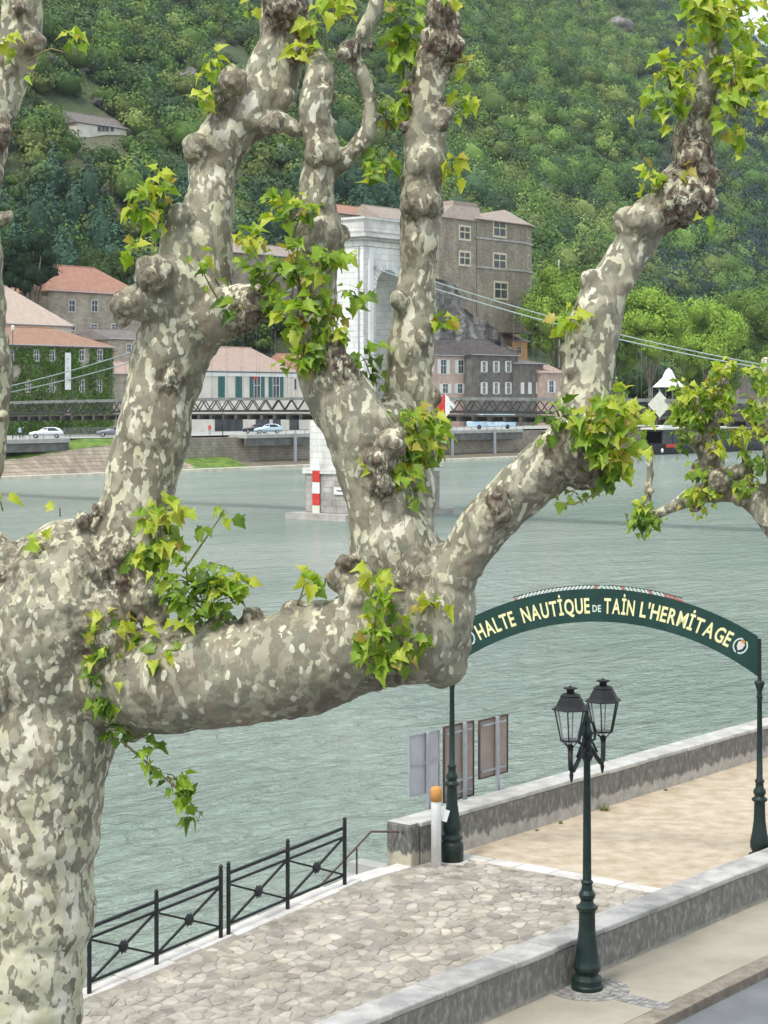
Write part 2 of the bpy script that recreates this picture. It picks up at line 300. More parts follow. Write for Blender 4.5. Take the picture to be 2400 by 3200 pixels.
# ---------------------------------------------------------------- near ground: everything here is built in (s, -t, z) and turned by RZ
def local(o): o.rotation_euler = (0,0,RZ); FR[o] = Matrix.Rotation(RZ, 4, 'Z'); return o
def slope(s): return -.077*max(0, 24.3-s)
T_WF, T_WB, T_PF, T_PB, T_K = 14.42, 14.88, 20.20, 20.72, 12.84    # |t| of wall front/back, parapet front/back, kerb
def grid(x0,x1,nx,y0,y1,ny,zf):
    vs=[]; fs=[]
    for i in range(nx+1):
        for j in range(ny+1):
            x=x0+(x1-x0)*i/nx; y=y0+(y1-y0)*j/ny; vs.append((x,y,zf(x,y)))
    for i in range(nx):
        for j in range(ny): a=i*(ny+1)+j; fs.append((a,a+ny+1,a+ny+2,a+1))
    return vs,fs
mb=MB(); mb.add(*grid(-60,400,2,20.6,200,2,lambda x,y:-2.5)); mb.add([(-60,200,-2.5),(400,200,-2.5),(400,200,-6),(-60,200,-6)],[(0,1,2,3)])
struct(local(mb.build('river', MT['water'])))
mb=MB(); mb.add(*grid(-200,900,2,-60,700,2,lambda x,y:-6.0)); struct(local(mb.build('river_bed', MT['earth'])))
mb=MB(); mb.box(-60,120,-60,9.78,-6,0); mb.box(-60,120,9.782,12.68,-6,-.125); struct(local(mb.build('road', MT['asphalt'])))
mb=MB(); mb.box(-60,120,T_K+.16-.0,14.42,-6,0); struct(local(mb.build('pavement', MT['pave'])))
mb=MB(); mb.box(-60,120,8.0,9.9,-.05,.06); struct(local(mb.build('planting_strip', MT['earth'])))
kb=MB().box(-60,120,T_K-.15,T_K+.158,-.3,-.02).build('kerb', MT['kerb']); struct(local(kb))
me=None
for i in range(26):
    s=17+i*.92
    o=MB().box(0,.908,T_K-.155,T_K+.145,-.14,.012).build('kerb_stone', MT['kerb'], kb, bevel=.012); o.location=(s,R.uniform(-.004,.004),R.uniform(-.003,.003))
# promenade behind the quay wall
mb=MB(); mb.add(*grid(-20,24.3,12,T_WB-.02,20.5,4,lambda x,y:slope(x)-.009)); 
mb.box(24.3,27.0,T_WB-.02,20.5,-3,-.009); bed=local(mb.build('cobbled_quay', MT['joint'])); struct(bed)
quay=MB(); quay.add([(-20,20.5,slope(-20)-.06),(24.3,20.5,-.06),(24.3,20.5,-6),(-20,20.5,-6)],[(0,1,2,3)]); quay.box(24.3,120,20.49,20.505,-6,-.07)
struct(local(quay.build('quay_face', MT['para'])))
gr=MB(); gr.add(*grid(27.35,120,60,T_WB-.02,20.25,10,lambda x,y:.018*noise.noise(Vector((x*.8,y*.8,0))))); gr.box(27.0,120,T_WB-.02,20.25,-3,-.05)
struct(local(gr.build('gravel_promenade', MT['gravel'])))
# threshold stones between cobbles and gravel
y=T_WB+.02
while y<20.1:
    L=min(R.uniform(.45,.85),20.15-y)
    if L>.1:
        o=MB().box(0,R.uniform(.30,.36),0,L-.02,-.06,.012).build('threshold_stone', MT['edge'], bed, bevel=.015); o.location=(27.02+R.uniform(-.015,.015),y,R.uniform(-.004,.004))
    y+=L
# pale edge stones along the water
s=14.0
while s<25.8:
    L=R.uniform(.45,.95); z=slope(s+L/2)
    wd=R.uniform(.30,.42)
    o=MB().box(-L/2+.012,L/2-.012,-wd,0,-.12,.016).build('edge_stone', MT['edge'], bed, bevel=.02); o.location=(s+L/2,20.54+R.uniform(-.02,.02),z+R.uniform(-.004,.008)); o.rotation_euler=(R.uniform(-.01,.01),-math.atan(.077) if s<24.3 else 0,R.uniform(-.02,.02)); s+=L
def clip(poly, n, d):
    out=[]
    for i in range(len(poly)):
        a,b=poly[i],poly[(i+1)%len(poly)]; da=a[0]*n[0]+a[1]*n[1]-d; db=b[0]*n[0]+b[1]*n[1]-d
        if da<=0: out.append(a)
        if (da<0)!=(db<0) and abs(da-db)>1e-9:
            k=da/(da-db); out.append((a[0]+(b[0]-a[0])*k,a[1]+(b[1]-a[1])*k))
    return out
cells=[]; gx,gy=.165,.255
X0,Y0,X1,Y1=13.4,T_WB+.01,27.0,20.14
nx=int((X1-X0)/gx); ny=int((Y1-Y0)/gy)+1; P={}
for i in range(-1,nx+2):
    for j in range(-1,ny+2): P[i,j]=(X0+(i+.5+.5*(j%2)+R.uniform(-.42,.42))*gx, Y0+(j+.5+R.uniform(-.42,.42))*gy)
for (i,j),p in P.items():
    if not(0<=i<=nx and 0<=j<=ny and X0<p[0]<X1 and Y0<p[1]<Y1): continue
    poly=[(X0,Y0),(X1,Y0),(X1,Y1),(X0,Y1)]
    for a in range(-2,3):
        for b_ in range(-2,3):
            q=P.get((i+a,j+b_))
            if q is None or q is p: continue
            n=(q[0]-p[0],q[1]-p[1]); d=(q[0]**2+q[1]**2-p[0]**2-p[1]**2)/2; poly=clip(poly,n,d)
            if len(poly)<3: break
        if len(poly)<3: break
    if len(poly)>=3:
        q=[]
        for k in range(len(poly)):
            a,b,c=poly[k-1],poly[k],poly[(k+1)%len(poly)]
            for e,w_ in ((a,.20),(c,.20)): q.append((b[0]+(e[0]-b[0])*w_*R.uniform(.7,1.3)+R.uniform(-.006,.006),b[1]+(e[1]-b[1])*w_*R.uniform(.7,1.3)+R.uniform(-.006,.006)))
        cells.append((p,q))
def cell_mesh(mb,p,poly,loc0):
    h=R.uniform(-.004,.012); tx,ty=R.uniform(-.03,.03),R.uniform(-.03,.03); g=R.uniform(.955,.985)
    def pt(q,k,z): x=p[0]+(q[0]-p[0])*k; y=p[1]+(q[1]-p[1])*k; return (x-loc0[0],y-loc0[1],slope(x)+z+h*(z>-.03)+tx*(x-p[0])*(z>-.03)+ty*(y-p[1])*(z>-.03)-loc0[2])
    dd=max(.02,min(math.dist(p,q) for q in poly)); ks=(1-.007/dd if dd>.03 else .8)
    n=len(poly); vs=[pt(q,ks,-.06) for q in poly]+[pt(q,ks,-.010) for q in poly]+[pt(q,ks-.012/dd if dd>.05 else ks*.9,.002) for q in poly]+[(p[0]-loc0[0],p[1]-loc0[1],slope(p[0])+h+.006-loc0[2])]
    fs=[(i,(i+1)%n,n+(i+1)%n,n+i) for i in range(n)]+[(n+i,n+(i+1)%n,2*n+(i+1)%n,2*n+i) for i in range(n)]+[(2*n+i,2*n+(i+1)%n,3*n) for i in range(n)]
    mb.add(vs,fs)
def depth_of(c): return W(c[0][0],-c[0][1]).y
def inview(c):
    q=W(c[0][0],-c[0][1]); px=1200+q.x/q.y*F; py=1250+(8-slope(c[0][0]))/q.y*F; return 230<px<2100 and py<3260
vis=sorted([c for c in cells if inview(c)],key=depth_of); near_=vis[:300]; ids=set(id(c) for c in near_)
for c in near_:
    mb=MB(); l0=(c[0][0],c[0][1],slope(c[0][0])); cell_mesh(mb,c[0],c[1],l0); o=mb.build('cobble', MT['cobble'], bed); o.location=l0
mbs=[MB() for _ in range(1)]
m2,t2,b2=nodes('pale_paving_stone_far'); b2.inputs['Roughness'].default_value=.85
_at=t2.nodes.new('ShaderNodeAttribute'); _at.attribute_name='tint'; _c=ramp(t2,noi(t2,2,5,.6,wcoords(t2)).outputs[0],[(.36,(.25,.225,.19)),(.64,(.43,.39,.335))])
t2.links.new(mixc(t2,1,_c,_at.outputs['Color'],'MULTIPLY'),b2.inputs['Base Color']); bump(t2,b2,noi(t2,24,6,.65,wcoords(t2)).outputs[0],.6,.02)
mb=MB(); cols=[]
for c in cells:
    if id(c) in ids: continue
    n0=len(mb.v); cell_mesh(mb,c[0],c[1],(0,0,0)); k=R.uniform(.72,1.28); cols+=[(k,k*R.uniform(.97,1.02),k*R.uniform(.93,1.02),1)]*(len(mb.v)-n0)
def set_tint(me, cols):
    a=me.color_attributes.new('tint','FLOAT_COLOR','POINT'); a.data.foreach_set('color', np.array(cols,dtype=np.float32).ravel())
o=mb.build('cobbles', m2, bed); set_tint(o.data, cols); tag(o,kind='stuff')
# ---------------------------------------------------------------- quay wall with coping stones
def wall_thing(name,label,cat,s0,s1,y0,y1,h,m,mc,step,rough=.0,clen=1.25,ov=.02,zb=-.3):
    t=thing(name,label,cat,W(s0,-y0,0),RZ); Lw=s1-s0
    n=int(Lw/.25); vs=[];fs=[]
    prof=[(0,zb),(0,h*.5),(0,h-.09),((y1-y0),h-.09),((y1-y0),h*.5),((y1-y0),zb)]
    for i in range(n+1):
        x=Lw*i/n
        for k,(yy,z) in enumerate(prof): vs.append((x,yy+rough*noise.noise(Vector((x*1.3,z*2,yy*3+k*.1)))*1,z))
    K=len(prof)
    for i in range(n):
        for k in range(K): fs.append((i*K+k,i*K+(k+1)%K,(i+1)*K+(k+1)%K,(i+1)*K+k))
    fs.append(tuple(range(K))); fs.append(tuple(n*K+K-1-k for k in range(K)))
    MB().add(vs,fs).build('wall_body',m,t)
    x=-.0
    while x<Lw-.05:
        L=min(clen*R.uniform(.75,1.25),Lw-x)
        if L<.2: break
        q=MB().box(0,L-.012,-ov,(y1-y0)+ov,h-.088,h).build('coping_stone',mc,t,bevel=.022); q.location=(x,R.uniform(-.008,.008),R.uniform(-.006,.006)); q.rotation_euler=(R.uniform(-.008,.008),0,R.uniform(-.004,.004)); x+=L
    return t
wall_thing('quay_wall','low dark stained wall with grey coping stones running beside the pavement','wall',10,70,T_WF,T_WB,.61,MT['nearw'],MT['cope'],.01,.012)
wall_thing('parapet_wall','low pale-topped riverside parapet wall, dark stained above a white foot, along the gravel','wall',26.24,75,T_PF,T_PB,.72,MT['para'],MT['copel'],.02,.02,1.6,.012)
t=thing('wall_pillar','short square stained concrete pillar ending the riverside parapet beside the thin handrail','pillar',W(25.95,-20.2,0),RZ)
MB().box(0,.25,0,.54,-.3,.70).build('pillar_body',MT['pillar'],t,bevel=.03); MB().box(.015,.235,-.0+.02,.52,.70,.725).build('pillar_top',MT['copel'],t,bevel=.02)
# weeds along the wall foot
def weed(loc,sz,label):
    mb=MB()
    for k in range(46):
        a=R.uniform(0,6.28); l=sz*R.uniform(.4,1); h=sz*R.uniform(.2,.75); x0,y0=R.uniform(-.4,.4)*sz,R.uniform(-.4,.4)*sz; wv=sz*.07
        mb.add([(x0-wv*math.sin(a),y0+wv*math.cos(a),0),(x0+wv*math.sin(a),y0-wv*math.cos(a),0),(x0+l*.6*math.cos(a),y0+l*.6*math.sin(a),h)],[(0,1,2)])
    o=mb.build('weed_tuft',MT['weed']); o.location=loc; tag(o,label,'weed','weeds at the wall foot')
weed(W(31.9,-20.05,0),.20,'largest green weed tuft at the foot of the riverside parapet')
weed(W(30.4,-20.08,0),.09,'tiny dry weed between the dark arch post and the largest tuft')
weed(W(29.6,-20.08,0),.07,'tiny dry weed nearest the dark arch post at the parapet foot')
weed(W(34.3,-20.08,0),.09,'small weed at the parapet foot seen just right of the street lamp pole')
weed(W(22.15,-14.28,0),.12,'small weed between the lamp foot and the low quay wall')
# ---------------------------------------------------------------- river railing (two panels)
def railing(label,pxs):
    ss=[]
    for px in pxs: a=(px-1200)/F; Y=20.3/(SU-CU*a); ss.append(SU*a*Y+CU*Y)
    s0=ss[0]; t=thing('railing_panel',label,'railing',W(s0,-20.3,slope(s0)),RZ,'black iron railing panels on the quay edge')
    zz=[slope(s)-slope(s0) for s in ss]; xx=[s-s0 for s in ss]; H=1.03
    for x,z in zip(xx,zz):
        MB().lathe([(.034,-.1+z),(.034,H+.02+z),(.018,H+.025+z),(.034,H+.045+z),(.036,H+.065+z),(.022,H+.09+z),(.004,H+.1+z)],12,(x,0,0)).build('post',MT['iron'],t)
    def rail(i,h,w): MB().bar((xx[i]+.02,0,zz[i]+h),(xx[i+1]-.02,0,zz[i+1]+h),w).build('rail',MT['iron'],t)
    for i in range(len(xx)-1):
        rail(i,.95,.044); rail(i,.80,.034); rail(i,.17,.034)
        a,b=(xx[i],0,zz[i]+.17),(xx[i+1],0,zz[i+1]+.80); c,d=(xx[i],.012,zz[i]+.78),(xx[i+1],.012,zz[i+1]+.17)
        MB().bar(a,b,.031).build('brace',MT['iron'],t); MB().bar(c,d,.031).build('brace',MT['iron'],t)
        cx=(xx[i]+xx[i+1])/2; cz=(zz[i]+zz[i+1])/2+.48
        mb=MB(); M=Matrix.Translation((cx,0,cz))@Matrix.Rotation(math.pi/2,4,'X'); q=MB().lathe([(.001,-.045),(.05,-.04),(.085,-.018),(.085,.018),(.05,.04),(.001,.045)],12); mb.add([M@Vector(v) for v in q.v],q.f)
        for k in range(8):
            a=k*math.pi/4+.39; mb.add([M@Vector((.07*math.cos(a-.2),.07*math.sin(a-.2),.02)),M@Vector((.115*math.cos(a),.115*math.sin(a),0)),M@Vector((.07*math.cos(a+.2),.07*math.sin(a+.2),.02)),M@Vector((.07*math.cos(a),.07*math.sin(a),-.03))],[(0,1,2),(0,3,1),(1,3,2)])
        mb.build('rosette',MT['iron'],t)
railing('black iron railing panel nearest the big plane tree trunk, with crossed braces and rosettes',[279,489,690])
railing('black iron railing panel nearest the parapet pillar, with crossed braces and rosettes',[714,899,1077])
def onp(px,py,tt): Y=Yt(px,-tt); return W(St(px,-tt),-tt,Zy(py,Y))
t=thing('stair_handrail','thin rusty handrail running down from the parapet pillar behind the railing','handrail',onp(1251,2599,20.5),RZ)
pts=[FR[t].inverted()@q for q in (onp(1262,2599,20.3),onp(1251,2599,20.45),onp(1159,2599,20.72),onp(1080,2684,20.74),onp(969,2801,20.76),onp(900,2880,20.78))]
MB().tube(pts,.019,8).build('rail',MT['darkbrown'],t); q_=FR[t].inverted()@onp(1115,2650,20.73); MB().tube([q_,q_-Vector((0,0,1.1))],.015,8).build('post',MT['darkbrown'],t); q_=pts[-1]; MB().tube([q_,q_-Vector((0,0,.9))],.015,8).build('post',MT['darkbrown'],t)
mb=MB()
for i in range(10): mb.box(25.65-i*.3,25.95-i*.3,20.58,21.6,-6,-.3-i*.2)
mb.box(25.95,26.3,20.78,21.6,-6,-.12)
struct(local(mb.build('quay_steps',MT['conc'])))
# ---------------------------------------------------------------- arch sign
PL=Vector((1.18,33.3,0)); PR_=Vector((6.26,32.0,0)); dv=PR_-PL; LA=dv.length; ra=math.atan2(dv.y,dv.x)
t=thing('arch_sign','dark green arched sign reading HALTE NAUTIQUE DE TAIN L\'HERMITAGE on two iron posts','sign',PL,ra)
BASE=[(.20,-.05),(.20,.30),(.185,.33),(.15,.36),(.19,.40),(.175,.44),(.12,.47),(.135,.50),(.16,.56),(.155,.66),(.125,.80),(.098,1.0),(.09,1.28),(.09,1.30),(.13,1.33),(.13,1.36),(.085,1.39),(.085,1.42),(.105,1.45),(.10,1.50),(.07,1.54),(.065,1.62),(.08,1.64),(.08,1.66),(.052,1.69)]
for x,ang in ((0,0),(LA,0)):
    top=3.30
    MB().lathe(BASE+[(.045,2.4),(.040,3.0),(.055,3.04),(.045,3.08),(.040,3.14),(.085,3.28),(.085,3.31),(.04,3.33)],24,(x,0,0)).build('post',MT['green'],t,True)
    MB().tube([(x,0,3.3),(x,0,4.02)],[.034,.030],12).build('post_extension',MT['iron'],t)
hc=LA/2; rise=.86; RL=(hc*hc+rise*rise)/(2*rise); zc=3.37+rise-RL; th_=.56
N=64; vs=[]; fs=[]
xa=hc-.03
for i in range(N+1):
    x=-xa+2*xa*i/N
    for rr in (RL,RL+th_):
        z=zc+math.sqrt(rr*rr-x*x)
        for yy in (-.02,.02): vs.append((x+hc,yy,z))
for i in range(N):
    a=i*4; b=a+4; fs+=[(a,b,b+2,a+2),(a+1,a+3,b+3,b+1),(a+2,b+2,b+3,a+3),(a,a+1,b+1,b)]
fs+=[(0,2,3,1),(N*4,N*4+1,N*4+3,N*4+2)]
MB().add(vs,fs).build('sign_panel',MT['panelgreen'],t)
# rope trim standing on the crown of the panel
def arcp(x,r,y=0): return Vector((x+hc,y,zc+math.sqrt(r*r-x*x)))
mb=MB(); mb.tube([arcp(x,RL+th_+.058) for x in np.linspace(-1.55,1.35,30)],.010,6); mb.build('trim_rail',MT['panelgreen'],t)
for k in range(44):
    x=-1.50+k*.066; hh=.055*min(1,(x+1.62)/.25,(1.42-x)/.25)
    MB().bar(arcp(x-.022*(1 if x<0 else -1),RL+th_-.002),arcp(x+.022*(1 if x<0 else -1),RL+th_+hh),.022,.02).build('trim_strand',MT['white' if k<20 and k%5 else 'red' if k%7==0 or k>38 else 'letterw'],t)
for xx_ in (.09,LA-.10):
    MB().tube([(xx_,0,4.0),(xx_+(.03 if xx_<1 else -.03),0,4.10)],.018,8).build('bracket_bolt',MT['galv'],t)
dg=None
def glyph(ch, offset=.022):
    cu=bpy.data.curves.new('glyph','FONT'); cu.body=ch; cu.size=1; cu.offset=offset; cu.extrude=0; cu.resolution_u=3
    o=bpy.data.objects.new('glyph',cu); C.objects.link(o); bpy.context.view_layer.update()
    me=bpy.data.meshes.new_from_object(o.evaluated_get(bpy.context.evaluated_depsgraph_get())); bpy.data.objects.remove(o); bpy.data.curves.remove(cu); return me
def word(txt, f0, f1, H, m, parent, lab=None, rmid=None, yy=-.0245):
    gl=[glyph(c) for c in txt]; ws=[]
    for g in gl:
        xs=[v.co.x for v in g.vertices]; ws.append((min(xs),max(xs)))
    gap=.09; tot=sum(b-a for a,b in ws)+gap*(len(ws)-1)
    x0=-hc+2*hc*f0; x1=-hc+2*hc*f1; r=rmid or (RL+.15)
    rm_=r+H*.5; a0,a1=math.asin(x0/rm_),math.asin(x1/rm_); k=(a1-a0)*r/tot; pos=0; hs=H/.73
    for ch,g,(a,b) in zip(txt,gl,ws):
        cxa=a0+(pos+(b-a)/2)*k/r
        for v in g.vertices: v.co=Vector(((v.co.x-(a+b)/2)*k, 0, v.co.y*hs))
        vs=[v.co.copy() for v in g.vertices]; fs_=[tuple(p.vertices) for p in g.polygons]
        n=len(vs); mb=MB(); mb.add([v+Vector((0,0,0)) for v in vs]+[v+Vector((0,.0045,0)) for v in vs],fs_+[tuple(reversed([i+n for i in f])) for f in fs_])
        o=mb.build('letter',m,parent); o.matrix_local=Matrix.Translation((hc+r*math.sin(cxa),yy,zc+r*math.cos(cxa)))@Matrix.Rotation(cxa,4,'Y')
        pos+=b-a+gap; bpy.data.meshes.remove(g)
ty=MT['letter']
word('HALTE',.084,.209,.265,ty,t); word('NAUT\u0130QUE',.234,.458,.265,ty,t); word('DE',.467,.495,.12,MT['letterw'],t,rmid=RL+.17)
word('TA\u0130N',.505,.604,.265,ty,t); word("L'HERM\u0130TAGE",.622,.912,.265,ty,t)
for f in (.055,.94):
    x=-hc+2*hc*f; r=RL+.27; a=math.asin(x/r); M0=Matrix.Translation((hc+r*math.sin(a),-.024,zc+r*math.cos(a)))@Matrix.Rotation(a,4,'Y')@Matrix.Rotation(math.pi/2,4,'X')
    mb=MB()
    for k in range(20):
        if k in (4,5,15): continue
        b=k*math.pi/10; c=Vector((.11*math.cos(b),.125*math.sin(b),0)); d=Vector((math.cos(b+1.2),math.sin(b+1.2),0))*.032; e=Vector((-d.y,d.x,0))*.4
        mb.prism([c-d,c-e,c+d,c+e],(0,0,-.003),(0,0,.003))
    mb=MB().add([M0@Vector(v) for v in mb.v],mb.f); mb.build('emblem_wreath',MT['letterw'],t)
    sh=MB().prism([(-.06,.05,0),(-.05,-.03,0),(0,-.085,0),(.05,-.03,0),(.06,.05,0),(.02,.085,0),(-.03,.075,0)],(0,0,-.003),(0,0,.004)); MB().add([M0@Vector(v) for v in sh.v],sh.f).build('emblem_shield',MT['edge'],t)
    sh=MB().prism([(-.035,.095,0),(-.02,.06,0),(.03,.065,0),(.045,.10,0),(.01,.115,0)],(0,0,-.003),(0,0,.006)); MB().add([M0@Vector(v) for v in sh.v],sh.f).build('emblem_crown',MT['orange'],t)
# concrete footing of left arch post
MB().box(-.26,.26,-.26,.26,-.05,.014).build('footing',MT['edge'],t,bevel=.01)
# white pole with orange cap
pw=Vector(((1363-1200)/F*32.9,32.9,0)); t=thing('marker_pole','white marker pole with an orange cap beside the left arch post','pole',pw,.2)
MB().lathe([(.088,-.05),(.086,1.13),(.086,1.15)],20).build('pole',MT['white'],t,True); MB().lathe([(.1,1.13),(.1,1.33),(.085,1.365),(.04,1.38),(.01,1.383)],20).build('cap',MT['orange'],t,True)
MB().box(.086,.20,-.005,.005,.78,.98,Matrix.Rotation(.3,4,'Y')@Matrix.Translation((-.25,0,0))).build('reflector_plate',MT['white'],t)
# information boards seen from behind
def board(label,px0,px1,py0,py1,m,trim,postx,tt,zlow,hb):
    s0,s1=St(px0,-tt),St(px1,-tt); sm=(s0+s1)/2; Y=Yt((px0+px1)/2,-tt); z1=Zy(py0,Y); z0=Zy(py1,Y)
    t=thing('notice_board',label,'notice board',W(sm,-tt,zlow),RZ,'notice boards behind the parapet'); hw=(s1-s0)/2; z0-=zlow; z1-=zlow
    MB().box(-hw,hw,.03,.045,z0,z1).build('board',m,t)
    for a,b,c,d in ((-hw-.012,-hw+.012,z0,z1),(hw-.012,hw+.012,z0,z1),(-hw+.012,hw-.012,z1-.024,z1),(-hw+.012,hw-.012,z0,z0+.024)): MB().box(a,b,.012,.055,c,d).build('board_rim',trim,t)
    for f in hb: MB().box(-hw*.86,hw*.86,.002,.028,z0+(z1-z0)*f-.02,z0+(z1-z0)*f+.02).build('bracket',MT['galv'],t)
    x=-hw+2*hw*postx; MB().box(x-.03,x+.03,-.058,0,-.4,z1+.015).build('post',MT['galv'],t)
board('pale grey notice board back on a steel post, left of the dark arch post',1283,1376,2290,2480,MT['signgrey'],MT['galv'],.55,20.95,-.3,(.5,))
board('tall brown notice board back half hidden by the left arch post',1392,1483,2262,2498,MT['signbrown'],MT['darkbrown'],.62,20.95,-.3,(.1,.25,.9))
board('shorter brown notice board back, rightmost of the three by the parapet',1502,1589,2242,2425,MT['signbrown'],MT['darkbrown'],.56,20.95,-.3,(.12,.9))
# ---------------------------------------------------------------- street lamp
t=thing('street_lamp','dark green cast iron street lamp with two black lanterns beside the quay wall','street lamp',(2.76,26.1,0),math.radians(53))
k=[(r*1.0,z) for r,z in BASE]
MB().lathe([(.215,-.02),(.215,.05),(.205,.07)],24).build('base_plinth',MT['green'],t,True)
MB().lathe([(.205,.07),(.205,.14),(.19,.17),(.15,.20),(.16,.23),(.185,.27),(.19,.31),(.17,.37),(.145,.55),(.115,.80),(.11,1.02),(.12,1.06),(.145,1.09),(.15,1.12),(.10,1.15),(.085,1.2),(.11,1.25),(.115,1.29),(.08,1.34),(.07,1.42),(.085,1.44),(.085,1.455),(.06,1.48),(.055,2.2),(.046,3.08),(.08,3.14),(.09,3.18),(.06,3.20),(.05,3.3)],16).build('column',MT['green'],t,False)
MB().lathe([(.05,3.2),(.07,3.28),(.055,3.36),(.06,3.42),(.095,3.47),(.06,3.52),(.045,3.6),(.055,3.66),(.03,3.72),(.02,3.8),(.035,3.83),(.005,3.88)],14).build('finial',MT['green'],t,True)
for sg in (-1,1):
    def q(x,z): return (sg*x,0,z)
    A=[q(.05,3.30),q(.14,3.22),q(.26,3.10),q(.36,3.02),q(.42,3.05),q(.43,3.15),q(.43,3.32)]
    arm=MB().tube(A,[.034,.031,.031,.036,.036,.034,.036],10).build('bracket_arm',MT['iron'],t,True)
    MB().tube([q(.05,3.62),q(.14,3.60),q(.22,3.48),q(.20,3.36),q(.11,3.35),q(.09,3.42)],.02,8).build('scroll',MT['green'],arm,True)
    MB().tube([q(.05,3.26),q(.10,3.36),q(.17,3.30),q(.26,3.18)],.018,8).build('scroll',MT['green'],arm,True)
    MB().lathe([(.006,2.86),(.02,2.90),(.03,2.96),(.022,3.0),(.034,3.04),(.02,3.10)],10,q(.405,0)).build('drop_finial',MT['iron'],arm,True)
    x=sg*.43
    L=MB().lathe([(.036,3.30),(.045,3.34),(.03,3.38)],8,(x,0,0)).build('lantern',MT['lampiron'],t)
    zb,zt,rb,rt=3.44,3.86,.135,.225; n=6; ro=math.radians(22)
    def hp(r,z,i): a=2*math.pi*i/n+ro; return Vector((x+r*math.cos(a),r*math.sin(a),z))
    for i in range(n):
        MB().bar(hp(rb,zb,i),hp(rt,zt,i),.016).build('lantern_rib',MT['iron'],L)
        MB().bar(hp(rb,zb,i),(x+.03*math.cos(2*math.pi*i/n+ro),.03*math.sin(2*math.pi*i/n+ro),3.34),.011).build('lantern_strut',MT['iron'],L)
        g=MB(); a,b,c,d=hp(rb-.006,zb+.01,i),hp(rb-.006,zb+.01,i+1),hp(rt-.006,zt-.01,i+1),hp(rt-.006,zt-.01,i); nn=(b-a).cross(d-a).normalized()*.003
        g.add([a,b,c,d,a-nn,b-nn,c-nn,d-nn],[(0,1,2,3),(7,6,5,4),(0,4,5,1),(1,5,6,2),(2,6,7,3),(3,7,4,0)]).build('glass_pane',MT['lglass'],L)
    MB().lathe([(rb+.012,zb-.012),(rb+.014,zb+.008),(rb-.004,zb+.01)],6,(x,0,0),ro).build('lantern_base_ring',MT['iron'],L)
    MB().lathe([(rt-.004,zt-.014),(rt+.03,zt-.012),(rt+.045,zt),(rt+.018,zt+.02),(.205,zt+.045),(.165,zt+.125),(.14,zt+.165),(.15,zt+.175),(.125,zt+.195),(.052,zt+.212)],6,(x,0,0),ro).build('lantern_roof',MT['lampiron'],L)
    MB().lathe([(.055,zt+.205),(.05,zt+.245),(.055,zt+.255),(.095,zt+.27),(.095,zt+.28),(.045,zt+.285),(.018,zt+.30),(.004,zt+.31)],16,(x,0,0)).build('chimney_cap',MT['lampiron'],L,True)
# ring of grey setts round the lamp foot and the patch towards the kerb
sp=thing('sett_patch','patch of small grey setts set into the pavement round the lamp foot','paving',(2.76,26.1,0),RZ)
me=MB().box(-.045,.045,-.045,.045,-.03,.010).mesh('sett',MT['sett']); 
for rr,nn in ((.29,17),(.40,24),(.51,30)):
    for k in range(nn):
        a=2*math.pi*k/nn+rr; link_mesh('sett',me,sp,Matrix.Translation((rr*math.cos(a),rr*math.sin(a)-.02,R.uniform(-.003,.004)))@Matrix.Rotation(a,4,'Z')@Matrix.Diagonal((1,1.05,1,1)))
for i in range(9):
    for j in range(3): link_mesh('sett',me,sp,Matrix.Translation((-.15+j*.105,-.62-i*.08,R.uniform(-.003,.004)))@Matrix.Rotation(R.uniform(-.1,.1),4,'Z')@Matrix.Diagonal((1.05,.8,1,1)))
# ---------------------------------------------------------------- plane trees
def catmull(P, step):
    out=[]
    for i in range(len(P)-1):
        p0,p1,p2,p3=P[max(i-1,0)],P[i],P[i+1],P[min(i+2,len(P)-1)]
        L=(p2[:3]-p1[:3]) if False else Vector(p2[:3])-Vector(p1[:3]); n=max(2,int(L.length/step(min(p1[3],p2[3]))))
        for k in range(n):
            t=k/n; out.append([.5*((2*p1[j])+(-p0[j]+p2[j])*t+(2*p0[j]-5*p1[j]+4*p2[j]-p3[j])*t*t+(-p0[j]+3*p1[j]-3*p2[j]+p3[j])*t**3) for j in range(4)])
    out.append(list(P[-1])); return out
def ico(sub):
    import bmesh
    bm=bmesh.new(); bmesh.ops.create_icosphere(bm,subdivisions=sub,radius=1); v=np.array([x.co[:] for x in bm.verts]); f=np.array([[q.index for q in p.verts] for p in bm.faces]); bm.free(); return v,f
IC3=ico(3); IC2=ico(2); IC1=ico(1)
def np_mesh(name, V, Fc, m=None, smooth=False):
    me=bpy.data.meshes.new(name); V=np.asarray(V,dtype=np.float32); Fc=np.asarray(Fc,dtype=np.int32); k=Fc.shape[1]
    me.vertices.add(len(V)); me.vertices.foreach_set('co',V.ravel()); me.loops.add(Fc.size); me.loops.foreach_set('vertex_index',Fc.ravel())
    me.polygons.add(len(Fc)); me.polygons.foreach_set('loop_start',np.arange(0,Fc.size,k,dtype=np.int32)); me.polygons.foreach_set('loop_total',np.full(len(Fc),k,dtype=np.int32))
    me.update(calc_edges=True); me.validate()
    if m: me.materials.append(m)
    if smooth: me.shade_smooth()
    return me
